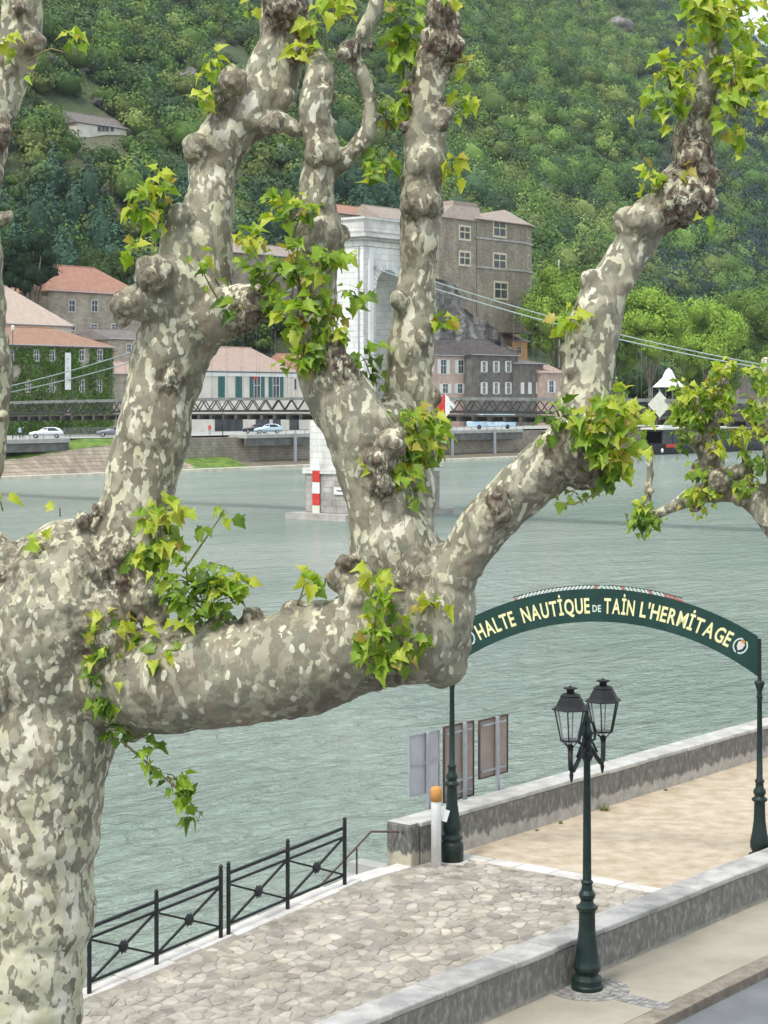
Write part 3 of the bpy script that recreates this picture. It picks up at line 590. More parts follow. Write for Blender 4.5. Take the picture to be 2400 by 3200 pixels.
def grow(branches, knobs, voxel, origin, ns, amp):
    """branches: lists of (dx,dy,r,depth) in photo-measured units turned to metres; knobs: (dx,dy,r,depth,scar)"""
    Vs=[];Fs=[];n=0
    def sph(c,r,ic,sq=None):
        nonlocal n
        v=ic[0]*r+np.array(c); Vs.append(v); Fs.append(ic[1]+n); n+=len(v)
    kk=[]
    for br in branches:
        P=[]
        for dx,dy,r,Y in br:
            p=Pd(dx,dy,Y); P.append((p.x,p.y,p.z,r*D2/F*Y))
        for q in catmull(P,lambda r:max(.012,r*.16)):
            f=1+.07*noise.noise(Vector(q[:3])*5.5)+.05*noise.noise(Vector(q[:3])*13)
            o=Vector((noise.noise(Vector(q[:3])*6),noise.noise(Vector(q[:3])*6+Vector((9,0,0))),0))*q[3]*.10
            sph((q[0]+o.x,q[1]+o.y,q[2]),max(q[3]*f,.004),IC3)
    for dx,dy,r,Y,s in knobs:
        p=Pd(dx,dy,Y); r=r*D2/F*Y; sph(p,r,IC3); kk.append((p,r,s))
        for j in range(5 if s>.3 else 2):
            d=Vector((R.gauss(0,1),R.gauss(0,1)-.6,R.gauss(0,1))).normalized(); sph(p+d*r*.8,r*R.uniform(.22,.42),IC2)
    me=np_mesh('raw',np.concatenate(Vs),np.concatenate(Fs)); o=bpy.data.objects.new('raw',me); C.objects.link(o)
    md=o.modifiers.new('r','REMESH'); md.mode='VOXEL'; md.voxel_size=voxel; md=o.modifiers.new('s','SMOOTH'); md.iterations=5; md.factor=.6
    bpy.context.view_layer.update(); out=bpy.data.meshes.new_from_object(o.evaluated_get(bpy.context.evaluated_depsgraph_get())); bpy.data.objects.remove(o)
    nv=len(out.vertices); co=np.empty(nv*3,np.float32); out.vertices.foreach_get('co',co); co=co.reshape(-1,3); no=np.empty(nv*3,np.float32); out.vertices.foreach_get('normal',no); no=no.reshape(-1,3)
    K=np.array([list(p)+[r,s] for p,r,s in kk]); scar=np.zeros(nv)
    for a in K:
        if a[4]<=0: continue
        d=np.linalg.norm(co-a[:3],axis=1)/(a[3]*1.55); scar=np.maximum(scar,a[4]*np.clip(1.35-d*d,0,1))
    nn=np.empty(nv)
    NF=noise.noise
    for i in range(nv):
        p=Vector(co[i])*ns; a=NF(p*2.2); b=NF(p*6.5); c=NF(p*15); d=NF(p*32)
        sr=scar[i]; cr=abs(NF(p*11+Vector((5,5,5))))
        nn[i]=amp*(.5*a+.42*b*(1+2.2*sr)+.26*c*(1+3.4*sr)+.14*d*(1+2.5*sr)-sr*1.1*max(0,.16-cr)*6*.5)
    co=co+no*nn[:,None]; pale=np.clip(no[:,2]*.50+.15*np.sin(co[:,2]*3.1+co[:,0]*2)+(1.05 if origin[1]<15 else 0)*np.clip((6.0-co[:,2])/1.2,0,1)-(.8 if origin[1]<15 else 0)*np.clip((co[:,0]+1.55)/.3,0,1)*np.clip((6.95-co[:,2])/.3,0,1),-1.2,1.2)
    co-=np.array(origin); out.vertices.foreach_set('co',co.astype(np.float32).ravel())
    for nm,arr in (('scar',scar),('pale',pale)):
        at=out.attributes.new(nm,'FLOAT','POINT'); at.data.foreach_set('value',arr.astype(np.float32))
    out.materials.clear(); out.materials.append(MT['bark']); out.shade_smooth(); out.update(); return out
A0=11.5
trunk=[(5,4400,150,11.5),(22,3200,136,11.5),(34,2300,137,11.5),(50,2000,142,11.5),(66,1800,146,11.5),(88,1640,152,11.5),(105,1480,160,11.5),(120,1340,168,11.45),(150,1250,130,11.45)]
br=[trunk,
 [(110,1330,150,11.5),(20,1330,120,11.55),(-70,1240,110,11.6),(-130,1050,62,11.7),(-58,1000,64,11.7),(-40,860,62,11.7),(-45,700,62,11.7),(-52,560,55,11.7),(-45,430,45,11.7),(-28,300,48,11.7),(8,200,42,11.7),(38,110,46,11.7),(48,30,46,11.7),(40,-60,44,11.7)],
 [(180,1300,120,11.45),(250,1240,95,11.45),(275,1150,82,11.5),(296,1090,80,11.5),(315,1000,80,11.55),(338,900,78,11.55),(362,800,82,11.6),(385,720,88,11.6),(405,650,95,11.6),(420,580,86,11.6),(442,510,62,11.6),(456,430,52,11.65),(465,360,53,11.7),(478,310,58,11.7),(515,262,62,11.7),(560,225,66,11.7),(590,160,60,11.75),(615,100,56,11.75),(622,40,58,11.75),(615,-40,55,11.75)],
 [(400,645,75,11.55),(345,650,52,11.45),(300,652,40,11.4),(268,655,30,11.38)],[(415,640,70,11.5),(365,600,50,11.4),(330,590,38,11.3)],
 [(400,660,90,11.6),(450,680,70,11.5),(510,670,55,11.4),(560,655,45,11.3)],
 [(410,620,70,11.55),(392,540,50,11.5),(388,480,30,11.5),(390,462,24,11.5)],
 [(170,1440,110,11.45),(250,1460,112,11.3),(330,1470,112,11.2),(450,1458,116,11.15),(560,1446,112,11.1),(640,1432,118,11.05),(740,1398,118,11.0),(830,1378,108,10.95),(905,1360,108,10.95),(930,1320,98,10.95),(935,1255,88,11.0)],
 [(936,1260,86,11.0),(955,1330,62,10.95),(955,1400,62,10.95),(955,1432,58,10.95)],
 [(895,1265,95,11.0),(850,1190,92,11.0),(828,1120,76,11.0),(812,1050,74,11.0),(790,980,74,11.02),(760,905,76,11.05),(728,845,72,11.08),(705,800,60,11.1),(700,768,46,11.1)],
 [(700,800,40,11.2),(688,740,38,11.3),(684,660,40,11.4),(688,580,42,11.4),(694,520,50,11.4),(690,470,44,11.4),(682,420,36,11.4),(692,365,36,11.4),(698,320,38,11.4),(686,270,36,11.4),(680,220,38,11.4),(690,165,32,11.5),(676,120,26,11.6),(640,90,30,11.7)],
 [(700,372,30,11.4),(735,352,22,11.4),(770,315,20,11.4),(795,280,20,11.4),(800,235,18,11.4),(790,180,17,11.4),(768,125,17,11.4),(780,80,17,11.4),(805,35,17,11.4),(822,-30,18,11.4)],
 [(640,280,20,11.6),(600,262,22,11.6),(560,262,26,11.6)],
 [(855,1200,60,11.2),(882,1100,60,11.4),(885,1000,56,11.5),(888,900,57,11.5),(882,820,52,11.5),(886,740,50,11.5),(898,660,46,11.5),(902,590,41,11.5),(906,510,42,11.5),(908,430,42,11.5),(912,370,43,11.5),(918,300,44,11.5),(920,235,42,11.5),(924,170,37,11.5),(948,105,42,11.5),(958,45,36,11.5),(950,-30,32,11.5)],
 [(800,960,50,11.15),(835,925,55,11.3),(870,890,52,11.45)],
 [(920,1290,85,10.95),(985,1225,52,10.9),(1030,1155,54,10.85),(1080,1100,60,10.8),(1140,1045,62,10.78),(1200,992,64,10.75),(1246,940,66,10.75),(1258,880,58,10.78),(1268,820,58,10.8),(1272,755,58,10.82),(1290,690,56,10.85),(1305,640,48,10.88),(1335,585,43,10.9),(1372,530,43,10.92),(1400,485,48,10.95),(1440,445,56,10.95),(1482,415,56,10.98),(1502,360,44,11.0),(1496,305,44,11.0),(1506,250,36,11.0),(1524,190,30,11.0),(1540,130,20,11.0),(1548,70,14,11.0),(1552,10,12,11.0)]]
kn=[(275,655,32,11.4,.8),(265,690,20,11.4,.6),(330,590,34,11.3,.7),(520,700,34,11.2,.9),(545,660,40,11.2,.9),(388,468,30,11.45,.1),(430,322,32,11.6,.4),(592,266,26,11.4,.7),(470,215,30,11.55,.8),(500,175,34,11.5,.4),(610,20,44,11.6,1),(650,110,26,11.6,1),
 (760,108,25,11.35,1),(744,120,14,11.3,.8),(800,100,12,11.4,.7),(820,250,12,11.4,.5),(725,265,8,11.4,0),(696,330,38,11.35,.3),(700,200,24,11.4,.8),(690,510,52,11.35,.3),(740,505,20,11.5,.6),(960,90,46,11.45,1),(975,110,22,11.4,1),(955,35,34,11.4,.9),(966,245,18,11.4,.6),(958,268,14,11.4,.7),(880,190,16,11.45,.9),(872,270,14,11.45,.6),(862,650,22,11.4,.1),(908,435,46,11.45,.5),(918,350,44,11.45,.1),
 (706,768,46,11.05,1),(735,800,38,11.0,1),(722,745,26,11.05,1),(820,1000,32,10.8,.9),(825,1050,30,10.78,.9),(845,960,34,10.8,.7),(1075,1075,26,10.6,.8),(1080,1105,22,10.6,.8),(1245,985,66,10.7,.7),(1262,1020,36,10.7,1),(1300,1000,34,10.7,.8),(1230,1010,40,10.72,.4),(1276,606,26,10.85,.2),(1284,640,30,10.85,0),(1356,478,34,10.9,.1),(1385,480,40,10.85,.4),(1470,440,54,10.9,1),(1510,430,36,10.9,1),(1520,380,34,10.95,1),(1498,335,40,10.92,1),(1490,290,30,10.95,.9),(1538,440,16,10.95,.9),(1512,230,30,10.95,.8),(1226,760,22,10.8,.2),(1235,870,34,10.75,.1),
 (750,1215,20,10.9,.8),(790,1300,60,10.9,.3),(830,1420,50,10.85,.9),(870,1250,60,10.9,.5),(1000,1250,32,10.9,.3),(972,1380,40,10.9,.3),(545,1425,20,11.0,.9),(540,1335,24,11.05,.8),(470,1345,22,11.1,.3),(640,1325,30,11.0,.4),(770,1440,40,10.9,.5),(740,1250,34,10.95,.4),(700,1480,40,10.95,.1),(600,1500,45,11.0,.1),
 (245,1220,44,11.25,.9),(205,1240,36,11.2,.6),(265,1265,26,11.2,1),(330,1330,36,11.2,.6),(310,1290,40,11.2,.5),(215,1100,16,11.35,.8),(180,1125,22,11.3,.8),(110,1175,28,11.3,.4),(85,1200,24,11.25,.9),(140,1170,22,11.3,.3),(20,1215,44,11.3,.6),(60,1255,40,11.2,.5),(-20,1190,40,11.4,.4),(5,1240,26,11.2,.8),(240,1400,60,11.15,.7),(40,1440,36,11.2,.4),(10,1500,46,11.2,.5),(20,1400,40,11.2,.6),(290,1560,38,11.2,.2),(230,1330,50,11.15,.5),(160,1330,60,11.15,.3),
 (5,900,14,11.5,.2),(70,90,24,11.6,.6),(40,18,20,11.55,.9),(5,290,30,11.6,.9),(12,470,16,11.6,.5),(-20,380,26,11.6,.6),(20,150,14,11.6,.6)]
for b_ in br[2:]:
    for k in range(len(b_)-1):
        for _ in range(2 if b_[k][2]>40 else 1):
            if R.random()<(.62 if b_[k][2]<60 else .93): continue
            u=R.random(); x,y,r,Y=[b_[k][j]*(1-u)+b_[k+1][j]*u for j in range(4)]; a=R.uniform(0,6.28); dx,dy=b_[k+1][0]-b_[k][0],b_[k+1][1]-b_[k][1]; L_=math.hypot(dx,dy); sd=math.cos(a)
            kr=r*R.uniform(.22,.42); kn.append((x-dy/L_*r*.88*sd,y+dx/L_*r*.88*sd,kr,Y-abs(math.sin(a))*r*.88*D2/F*Y,R.choice((0,.2,.5,.8))))
base=Pd(5,4400,11.5); base.z=0
def leaf_mesh(var, m):
    rr=random.Random(var); hw=[(0,0),(.14,-.07),(.31,-.05),(.39,.04),(.32,.15),(.47,.26),(.54,.39),(.38,.43),(.35,.57),(.20,.67),(.11,.84),(0,1.0)]
    hl=[(x*rr.uniform(.85,1.15),y+rr.uniform(-.03,.03)) for x,y in hw]; hr=[(x*rr.uniform(.85,1.15),y+rr.uniform(-.03,.03)) for x,y in hw]
    fold=rr.uniform(.1,.9); dr=rr.uniform(.05,.9)
    pts=hl[:-1]+[(0,1.0)]+[(-x,y) for x,y in reversed(hr[1:-1])]
    def z(x,y): return fold*abs(x)-dr*y*y+.05*math.sin(9*x+var)
    vs=[(x,y,z(x,y)) for x,y in pts]; mid=[(0,.3,z(0,.3)+.0),(0,.62,z(0,.62))]
    n=len(pts); fs=[]
    for i in range(n):
        j=(i+1)%n; a,b=pts[i],pts[j]; c=n if (a[1]+b[1])/2<.5 else n+1
        fs.append((i,j,c))
    f0=fs[:n]
    for i in range(n):
        if (f0[i-1][2]!=f0[i][2]): fs.append((i,n+1,n) if i<n/2 else (i,n,n+1))
    # petiole
    fs=fs[:]; k=len(vs)+2; vs+=mid+[(-.012,.02,0),(.012,.02,0),(0,-.45,.10)]; fs.append((k,k+1,k+2))
    me=bpy.data.meshes.new('leaf'); me.from_pydata(vs,[],fs); me.validate(); me.materials.append(m); me.shade_smooth(); return me
LEAVES=[[leaf_mesh(v+10*i,m) for v in range(4)] for i,m in enumerate(MT['lf'])]
def frame_yz(y, z):
    y=y.normalized(); x=y.cross(z)
    if x.length<1e-3: x=y.orthogonal()
    x.normalize(); z=x.cross(y); return Matrix((x,y,z)).transposed().to_4x4()
def sprouts(clusters, tree, org, lsize, leafmax=300, seed=3, extra=()):
    rr=random.Random(seed); items=[]; tw=MB()
    for pl in extra: tw.tube([Pd(x,y,Y)-Vector(org) for x,y,Y in pl],[.008]+[.006]*(len(pl)-2)+[.003],5,False)
    for (dx,dy,rx,ry,n,Y,pal,hang) in clusters:
        n=max(n,int(n*1.45)) if n>4 else n
        mpp=D2/F*Y; c=Pd(dx,dy,Y); RX,RZ_=rx*mpp,ry*mpp; ns=max(1,n//6); done=0
        shoots=[]
        for s_ in range(ns):
            th=rr.uniform(0,6.283); ra=math.sqrt(rr.random()); 
            e=c+Vector((RX*ra*math.cos(th),rr.uniform(-.8,.5)*min(RX,.22),RZ_*ra*math.sin(th)+(0 if hang else .02)))
            root=c+Vector((0,.05,-RZ_*(.5 if not hang else -.6)))+Vector((rr.uniform(-.25,.25)*RX,0,rr.uniform(-.2,.2)*RZ_)); mid=(root+e)/2+Vector((0,-.02,.03))
            tw.tube([root-Vector(org),mid-Vector(org),e-Vector(org)],[.006,.0045,.0025],4,False); shoots.append((root,mid,e))
        for k in range(n):
            root,mid,e=shoots[k%ns]; f=rr.uniform(.35,1.05) if k>=ns else 1.0
            p=(mid.lerp(e,(f-.5)*2) if f>.5 else root.lerp(mid,f*2))
            out=(p-c); out=Vector((out.x,out.y,out.z*.6))+Vector((rr.gauss(0,.10),rr.gauss(-.04,.09),rr.gauss(-.02,.07)))
            y=out.normalized()+Vector((0,0,-.35)); p=p+out.normalized()*rr.uniform(.02,.07)
            if out.length<.01: y=Vector((rr.gauss(0,1),rr.gauss(0,1),-.3))
            zz=Vector((rr.gauss(0,.55),-.5+rr.gauss(0,.5),.75)); sz=lsize*rr.choice((.55,.7,.85,1,1.1,1.2))*(.8 if f>.98 else 1)
            u=rr.random(); tip=f>.9
            if pal=='y': mi=0 if u<.58 else 1 if u<.86 else 2 if u<.94 else 4
            elif pal=='d': mi=1 if u<.3 else 2 if u<.75 else 3
            else: mi=(0 if u<.22 else 4 if u<.32 else 1 if u<.68 else 2) if (tip or rr.random()<.5) else (0 if u<.12 else 1 if u<.46 else 2 if u<.84 else 3)
            M=Matrix.Translation(p)@frame_yz(y,zz)@Matrix.Diagonal((sz,sz,sz,1)); items.append((sz/p.y,mi,rr.randrange(4),M))
    T0=Matrix.Translation(-Vector(org)); order=sorted(range(len(items)),key=lambda i:-items[i][0]); big=set(order[:leafmax])
    V=[];Fc=[];MI=[];n=0
    for i,(_,mi,v,M) in enumerate(items):
        if i in big: link_mesh('leaf',LEAVES[mi][v],tree,T0@M)
        else:
            me=LEAVES[mi][v]; MM=T0@M; V+=[tuple(MM@q.co) for q in me.vertices]; Fc+=[tuple(a+n for a in p.vertices) for p in me.polygons]; MI+=[mi]*len(me.polygons); n+=len(me.vertices)
    if V:
        me=bpy.data.meshes.new('foliage'); me.from_pydata(V,[],Fc)
        for m in MT['lf']: me.materials.append(m)
        me.polygons.foreach_set('material_index',MI); me.shade_smooth(); o=link_mesh('foliage',me,tree); tag(o,kind='stuff')
    tag(tw.build('twigs',MT['twig'],tree),kind='stuff'); return len(items)
tree=thing('plane_tree','big pollarded plane tree with mottled camouflage bark filling the left foreground','tree',base)
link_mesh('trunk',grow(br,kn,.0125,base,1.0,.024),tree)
cl=[(150,105,28,22,7,11.5,'y',0),(78,165,12,8,2,11.5,'y',0),(8,95,14,30,7,11.5,'y',0),
 (452,150,20,26,9,11.5,'y',0),(434,205,18,24,8,11.5,'y',1),(325,440,50,60,34,11.35,'m',0),(335,395,40,25,10,11.35,'y',0),(300,550,14,22,6,11.3,'m',1),(540,510,34,22,14,11.4,'y',0),(624,468,55,42,28,11.2,'m',0),
 (575,610,70,60,34,11.15,'d',0),(650,610,95,75,50,11.1,'m',0),(700,560,70,50,24,11.0,'m',0),(650,730,60,70,50,11.0,'m',1),(655,800,40,40,20,10.95,'d',1),(775,630,42,40,12,11.0,'d',0),(700,680,70,50,26,11.0,'m',0),(800,810,38,48,34,11.4,'d',0),(745,740,25,15,4,11.0,'m',0),
 (432,582,22,30,6,11.2,'m',0),(520,690,30,25,8,11.1,'d',1),(470,610,30,10,3,11.1,'m',0),
 (536,12,16,14,4,11.5,'y',0),(730,30,55,35,28,11.5,'y',0),(655,130,28,22,9,11.5,'y',0),(700,60,50,30,12,11.6,'y',0),
 (868,60,42,80,46,11.5,'m',0),(842,250,30,65,26,11.5,'m',0),(828,355,34,42,22,11.4,'m',0),(870,150,18,60,14,11.5,'m',0),
 (1012,134,24,20,6,11.5,'y',0),(1020,215,24,20,5,11.5,'y',0),(978,350,28,34,9,11.45,'y',0),(990,255,14,22,3,11.5,'m',1),(952,698,32,26,8,11.4,'y',0),(1000,10,14,14,3,11.4,'y',0),
 (890,920,70,40,26,11.1,'m',0),(905,970,60,55,36,11.1,'m',0),(868,1010,60,55,30,10.9,'m',0),(882,1080,20,34,6,10.9,'d',1),(940,980,34,26,10,11.2,'m',0),(925,910,30,30,8,11.2,'y',0),
 (330,1170,55,75,48,11.2,'m',0),(360,1130,50,40,18,11.15,'y',0),(478,1105,22,18,4,11.1,'m',0),(425,1150,30,14,3,11.1,'m',0),(420,1250,70,45,34,11.1,'m',0),(440,1310,70,42,54,11.0,'d',0),(505,1290,40,30,20,11.0,'y',0),
 (250,1400,60,75,38,11.1,'m',0),(330,1440,50,50,26,11.0,'m',0),(235,1500,50,55,28,11.05,'d',0),(250,1350,60,40,18,11.0,'y',0),(265,1610,40,36,14,11.1,'d',1),(350,1700,60,40,16,11.1,'d',1),(405,1735,34,26,8,11.1,'d',1),(436,1765,8,8,2,11.1,'d',1),(380,1700,12,10,3,11.1,'m',1),(315,1650,40,40,10,11.1,'d',1),(390,1370,25,20,4,10.95,'y',0),
 (820,1340,66,50,26,10.6,'m',0),(815,1400,60,52,34,10.6,'m',0),(815,1245,35,22,10,10.65,'y',0),(850,1290,40,30,10,10.6,'m',0),(940,1330,30,20,5,10.6,'y',0),(655,1282,32,18,7,10.9,'y',0),(700,1262,12,8,2,10.9,'y',0),(880,1390,40,30,9,10.6,'m',0),(810,1460,40,22,8,10.6,'d',1),(880,1430,22,22,4,10.6,'m',0),
 (130,1110,14,10,2,11.2,'y',0),(98,1195,22,16,4,11.15,'y',0),(4,1098,16,14,4,11.3,'y',0),
 (1300,890,80,50,40,10.55,'y',0),(1325,960,70,60,48,10.55,'m',0),(1220,930,42,60,22,10.5,'d',1),(1370,900,40,50,14,10.6,'y',0),(1360,1010,45,40,18,10.55,'y',0),(1300,1020,50,36,20,10.6,'d',1),(1240,1078,50,16,5,10.6,'d',1),(1205,1085,10,10,1,10.6,'d',1),
 (1225,690,30,26,10,10.7,'y',0),(1245,660,18,18,4,10.7,'m',0),(1400,410,28,32,11,10.85,'y',0),(1380,240,10,8,2,10.85,'y',0),
 (1545,30,80,66,58,10.95,'y',0),(1500,20,50,50,26,10.9,'m',0),(1600,60,46,50,28,10.9,'y',0),(1455,160,42,66,32,10.85,'y',0),(1440,230,30,50,20,10.85,'m',0),(1600,190,50,76,40,10.85,'y',0),(1590,260,50,60,36,10.9,'m',1),(1620,150,36,40,18,10.9,'y',0),(1600,320,16,28,4,10.9,'m',1),(1510,480,24,16,3,10.85,'y',0),(1452,380,20,20,4,10.85,'y',0)]
sprouts(cl,tree,base,.077,300,3,[[(395,1235,11.1),(440,1170,11.1),(482,1108,11.1)],[(400,1260,11.1),(455,1215,11.1),(500,1228,11.1)],[(262,1600,11.1),(320,1650,11.1),(385,1705,11.1),(440,1765,11.1)],[(480,660,11.2),(455,620,11.2),(430,570,11.2)],[(60,130,11.6),(110,105,11.5),(160,118,11.5)],[(955,240,11.4),(985,225,11.5),(1022,212,11.5)],[(960,140,11.4),(1012,132,11.5)],[(1300,1060,10.6),(1240,1090,10.6),(1205,1085,10.6)],[(640,1310,10.95),(650,1290,10.9),(672,1272,10.9)]])
# second plane tree, further along the row
b2=[[(2060,2600,60,19.0),(1990,1800,62,19.0),(1860,1380,56,19.0),(1760,1220,48,19.1),(1690,1150,34,19.2),(1640,1096,24,19.3),(1600,1066,24,19.4),(1540,1062,22,19.5),(1500,1072,22,19.6),(1460,1092,14,19.7),(1430,1106,11,19.7),(1404,1122,11,19.8)],
 [(1404,1112,9,19.8),(1400,1060,9,19.8),(1404,1020,8,19.8),(1400,985,8,19.8)],
 [(1545,1062,26,19.5),(1540,1010,27,19.5),(1532,960,26,19.5),(1528,905,23,19.5),(1532,860,16,19.5),(1560,830,12,19.5),(1572,795,10,19.5)],
 [(1528,970,22,19.5),(1500,950,18,19.5),(1488,930,14,19.5)],[(1530,880,14,19.5),(1500,865,12,19.5),(1480,850,9,19.5)],
 [(1612,1066,18,19.4),(1618,1020,12,19.4),(1604,970,9,19.4),(1590,945,8,19.4)],
 [(1690,1150,30,19.2),(1680,1050,24,19.2),(1664,960,20,19.2),(1650,890,16,19.2),(1650,820,13,19.2),(1655,780,11,19.2)],
 [(1560,1040,20,19.4),(1592,1018,16,19.4)]]
k2=[(1515,1010,20,19.4,.6),(1550,1040,26,19.3,.8),(1500,945,18,19.4,.5),(1540,920,16,19.4,.6),(1535,985,18,19.35,.6),(1575,1035,18,19.4,.7),(1405,1118,13,19.7,.8),(1404,1060,9,19.7,.7),(1620,1010,14,19.4,.7),(1500,1085,22,19.5,.8),(1600,1075,20,19.3,.6),(1565,830,12,19.4,.7),(1655,930,20,19.1,.7),(1640,1060,18,19.3,.6),(1570,800,12,19.4,.5)]
base2=Pd(2060,2600,19.0); base2.z=0
tr2=thing('plane_tree','smaller pollarded plane tree entering at the right edge in front of the river','tree',base2)
link_mesh('trunk',grow(b2,k2,.020,base2,1.0,.018),tr2)
c2=[(1388,1120,34,36,58,19.6,'d',0),(1380,1095,26,18,14,19.6,'m',0),(1512,1082,36,36,52,19.3,'m',1),(1490,890,46,34,60,19.3,'m',0),(1480,850,34,26,34,19.3,'y',0),(1565,800,34,24,40,19.3,'y',0),(1540,850,40,34,46,19.3,'m',0),(1500,925,34,40,46,19.3,'m',1),(1470,940,18,44,20,19.3,'d',1),(1556,890,26,24,18,19.3,'y',0),(1645,820,22,36,34,19.0,'m',0),(1640,890,26,40,30,19.0,'m',0),(1590,945,26,24,26,19.3,'y',0),(1620,985,20,24,14,19.3,'m',0),(1610,1048,48,22,36,19.2,'m',0),(1648,1010,18,20,12,19.1,'d',0),(1505,1020,20,30,14,19.3,'m',0),(1530,970,26,20,10,19.25,'y',0),(1558,930,22,16,8,19.3,'m',0),(1632,940,26,24,14,19.0,'y',0)]
sprouts(c2,tr2,base2,.076,300,5)
# ---------------------------------------------------------------- far bank
TB=195.0
def sn(x,y,f,seed):
    x=x*f+seed*13.7; y=y*f-seed*7.3
    return (np.sin(x+1.3*np.sin(y*.9+seed))+np.sin(y*1.13+1.7*np.sin(x*.77-seed))+np.sin(.7*x+.9*y+1.1*np.sin(1.9*x-.8*y)))/3
def hill_z(s,t):
    d=np.maximum(0,t-250.0); r=np.minimum(d,470)
    z=2.6+.575*r*(1-.12*np.exp(-r/60))+.03*(d-r)
    z=z*(1+.17*(1-1/(1+np.exp(-(s-1262)/24.0)))-.03)
    z=z+(sn(s,t,.018,1)*9+sn(s,t,.05,2)*3+sn(s,t,.13,3)*1.2)*np.minimum(1,d/60)
    return z
def hit(px,py):
    a=(px-1200)/F; best=None
    for t_ in np.arange(252,720,1.0):
        Y=t_/(SU-CU*a); s_=SU*a*Y+CU*Y; z=float(hill_z(np.array(s_),np.array(t_))); y_=1250+(8-z)/Y*F
        if best is None or abs(y_-py)<best[0]: best=(abs(y_-py),s_,t_,z,Y)
    return best[1:]
CLEAR=[]
def pw(x, xs, ys): return float(np.interp(x, xs, ys))
sA,sB=St(-600,-TB),St(3300,-TB)
def zr(s): return pw(s,[St(0,-TB),St(120,-TB),St(380,-TB),St(560,-TB),St(620,-TB),St(1000,-TB)],[-.2,.2,1.7,1.9,-.9,-1.4])
mb=MB(); mb.box(sA,sB,195,196.6,-6,-2.02); struct(local(mb.build('river_ledge',MT['ledge'])))
def strip(name,prof,m,s0,s1,n=120,kind=True):
    vs=[];fs=[]
    for i in range(n+1):
        s=s0+(s1-s0)*i/n
        for (y,z) in prof(s): vs.append((s,y+.25*noise.noise(Vector((s*.3,y,z))),z+.12*noise.noise(Vector((s*.25,y*3,z)))))
    K=len(prof(s0))
    for i in range(n):
        for k in range(K-1): fs.append((i*K+k,(i+1)*K+k,(i+1)*K+k+1,i*K+k+1))
    return struct(local(MB().add(vs,fs).build(name,m,None,True)))
strip('stone_revetment',lambda s:[(196.5,-2.3),(197.2,-1.6),(199.4,zr(s)-.1)],MT['revet'],sA,St(640,-TB))
strip('bank_grass_slope',lambda s:[(199.3,zr(s)-.15),(200.2,zr(s)+.25),(203.3,min(zr(s)+.9,2.55))],MT['grass'],sA,St(640,-TB))
strip('bank_grass_patch',lambda s:[(196.6,-2.1),(197.8,-1.55),(201.2,-.6)],MT['grass'],St(600,-TB),St(800,-TB),40)
strip('bank_earth_foot',lambda s:[(196.6,-2.1),(198.2,-1.7),(201.2,-1.3)],MT['earth'],St(780,-TB),sB,80)
mb=MB(); mb.box(St(560,-TB),sB,201,203,-6,2.3); mb.box(sA,St(560,-TB),203,204,-6,2.3); struct(local(mb.build('far_quay_wall',MT['quaywall'])))
struct(local(MB().add(*grid(sA-50,sB+200,4,203.0,262,3,lambda x,y:2.6)).build('far_street',MT['conc'])))
# overhanging walkway slabs
def slab(label,p0,p1,over=1.6,cols=()):
    s0,s1=St(p0,-201),St(p1,-201); t=thing('walkway_deck',label,'walkway',W(s0,-201,0),RZ,'overhanging walkway decks on the far quay'); L=s1-s0
    MB().box(0,L,-over,2.2,2.15,2.7).build('deck_slab',MT['conc'],t); MB().box(0,L,-over+.25,-over+.55,.95,2.145).build('under_deck_shade',MT['darkgrey'],t); MB().box(0,L,-over-.03,-over+.02,3.25,3.32).build('handrail',MT['steell'],t)  # dark strip below the slab paints in the shade under the overhang
    n=int(L/2.2)
    pm=MB().box(-.04,.04,-over-.02,-over+.03,2.7,3.26).mesh('railing_post',MT['steell'])
    for i in range(n+1): link_mesh('railing_post',pm,t,Matrix.Translation((L*i/n,0,0)))
    for px in cols:
        x=St(px,-201)-s0; MB().box(x-.22,x+.22,-over-.35,-over-.04,-2.2,2.9).build('support_post',MT['galv'],t)
slab('dark overhanging walkway deck at the left end of the far quay',-200,195)
slab('overhanging walkway deck below the white house with green shutters',745,955,1.8,(893,))
slab('long overhanging walkway deck right of the bridge pier',1300,1610,1.8,(1385,1518))
for i,(px,py) in enumerate(((110,1369),)): pass
# ---------------------------------------------------------------- houses
def house(name,label,px0,px1,t,ye,rise,depth,wm,rm,wins=(),hip=True,base_z=2.6,over=.5,group=None,doors=(),extra=None,inset=None,zref=None):
    T=-t; s0,s1=St(px0,T),St(px1,T); L=s1-s0; Ym=Yt((px0+px1)/2,T); ze=Zy(ye,zref or Ym)-base_z
    h=thing(name,label,'house',W(s0,T,base_z),RZ,group)
    MB().box(0,L,0,depth,-2,ze).build('wall',wm,h)
    o=over; ins=(depth/2+o if hip else 0) if inset is None else inset; r=rise
    vs=[(-o,-o,ze+.02),(L+o,-o,ze+.02),(L+o,depth+o,ze+.02),(-o,depth+o,ze+.02),(-o+ins,depth/2,ze+r),(L+o-ins,depth/2,ze+r),(-o,-o,ze-.16),(L+o,-o,ze-.16),(L+o,depth+o,ze-.16),(-o,depth+o,ze-.16)]
    rf=MB().add(vs,[(0,1,5,4),(1,2,5),(2,3,4,5),(3,0,4),(6,9,8,7),(0,6,7,1),(1,7,8,2),(2,8,9,3),(3,9,6,0)]).build('roof',rm,h)
    MB().tube([(-o,-o-.06,ze-.02),(L+o,-o-.06,ze-.02)],.09,6).build('gutter',MT['galv'],rf)
    MB().tube([(-o+ins,depth/2,ze+r),(L+o-ins,depth/2,ze+r)],.14,6).build('ridge_tiles',rm,rf)
    for w_ in wins: window(h,s0,T,base_z,*w_)
    return h,s0,L,ze
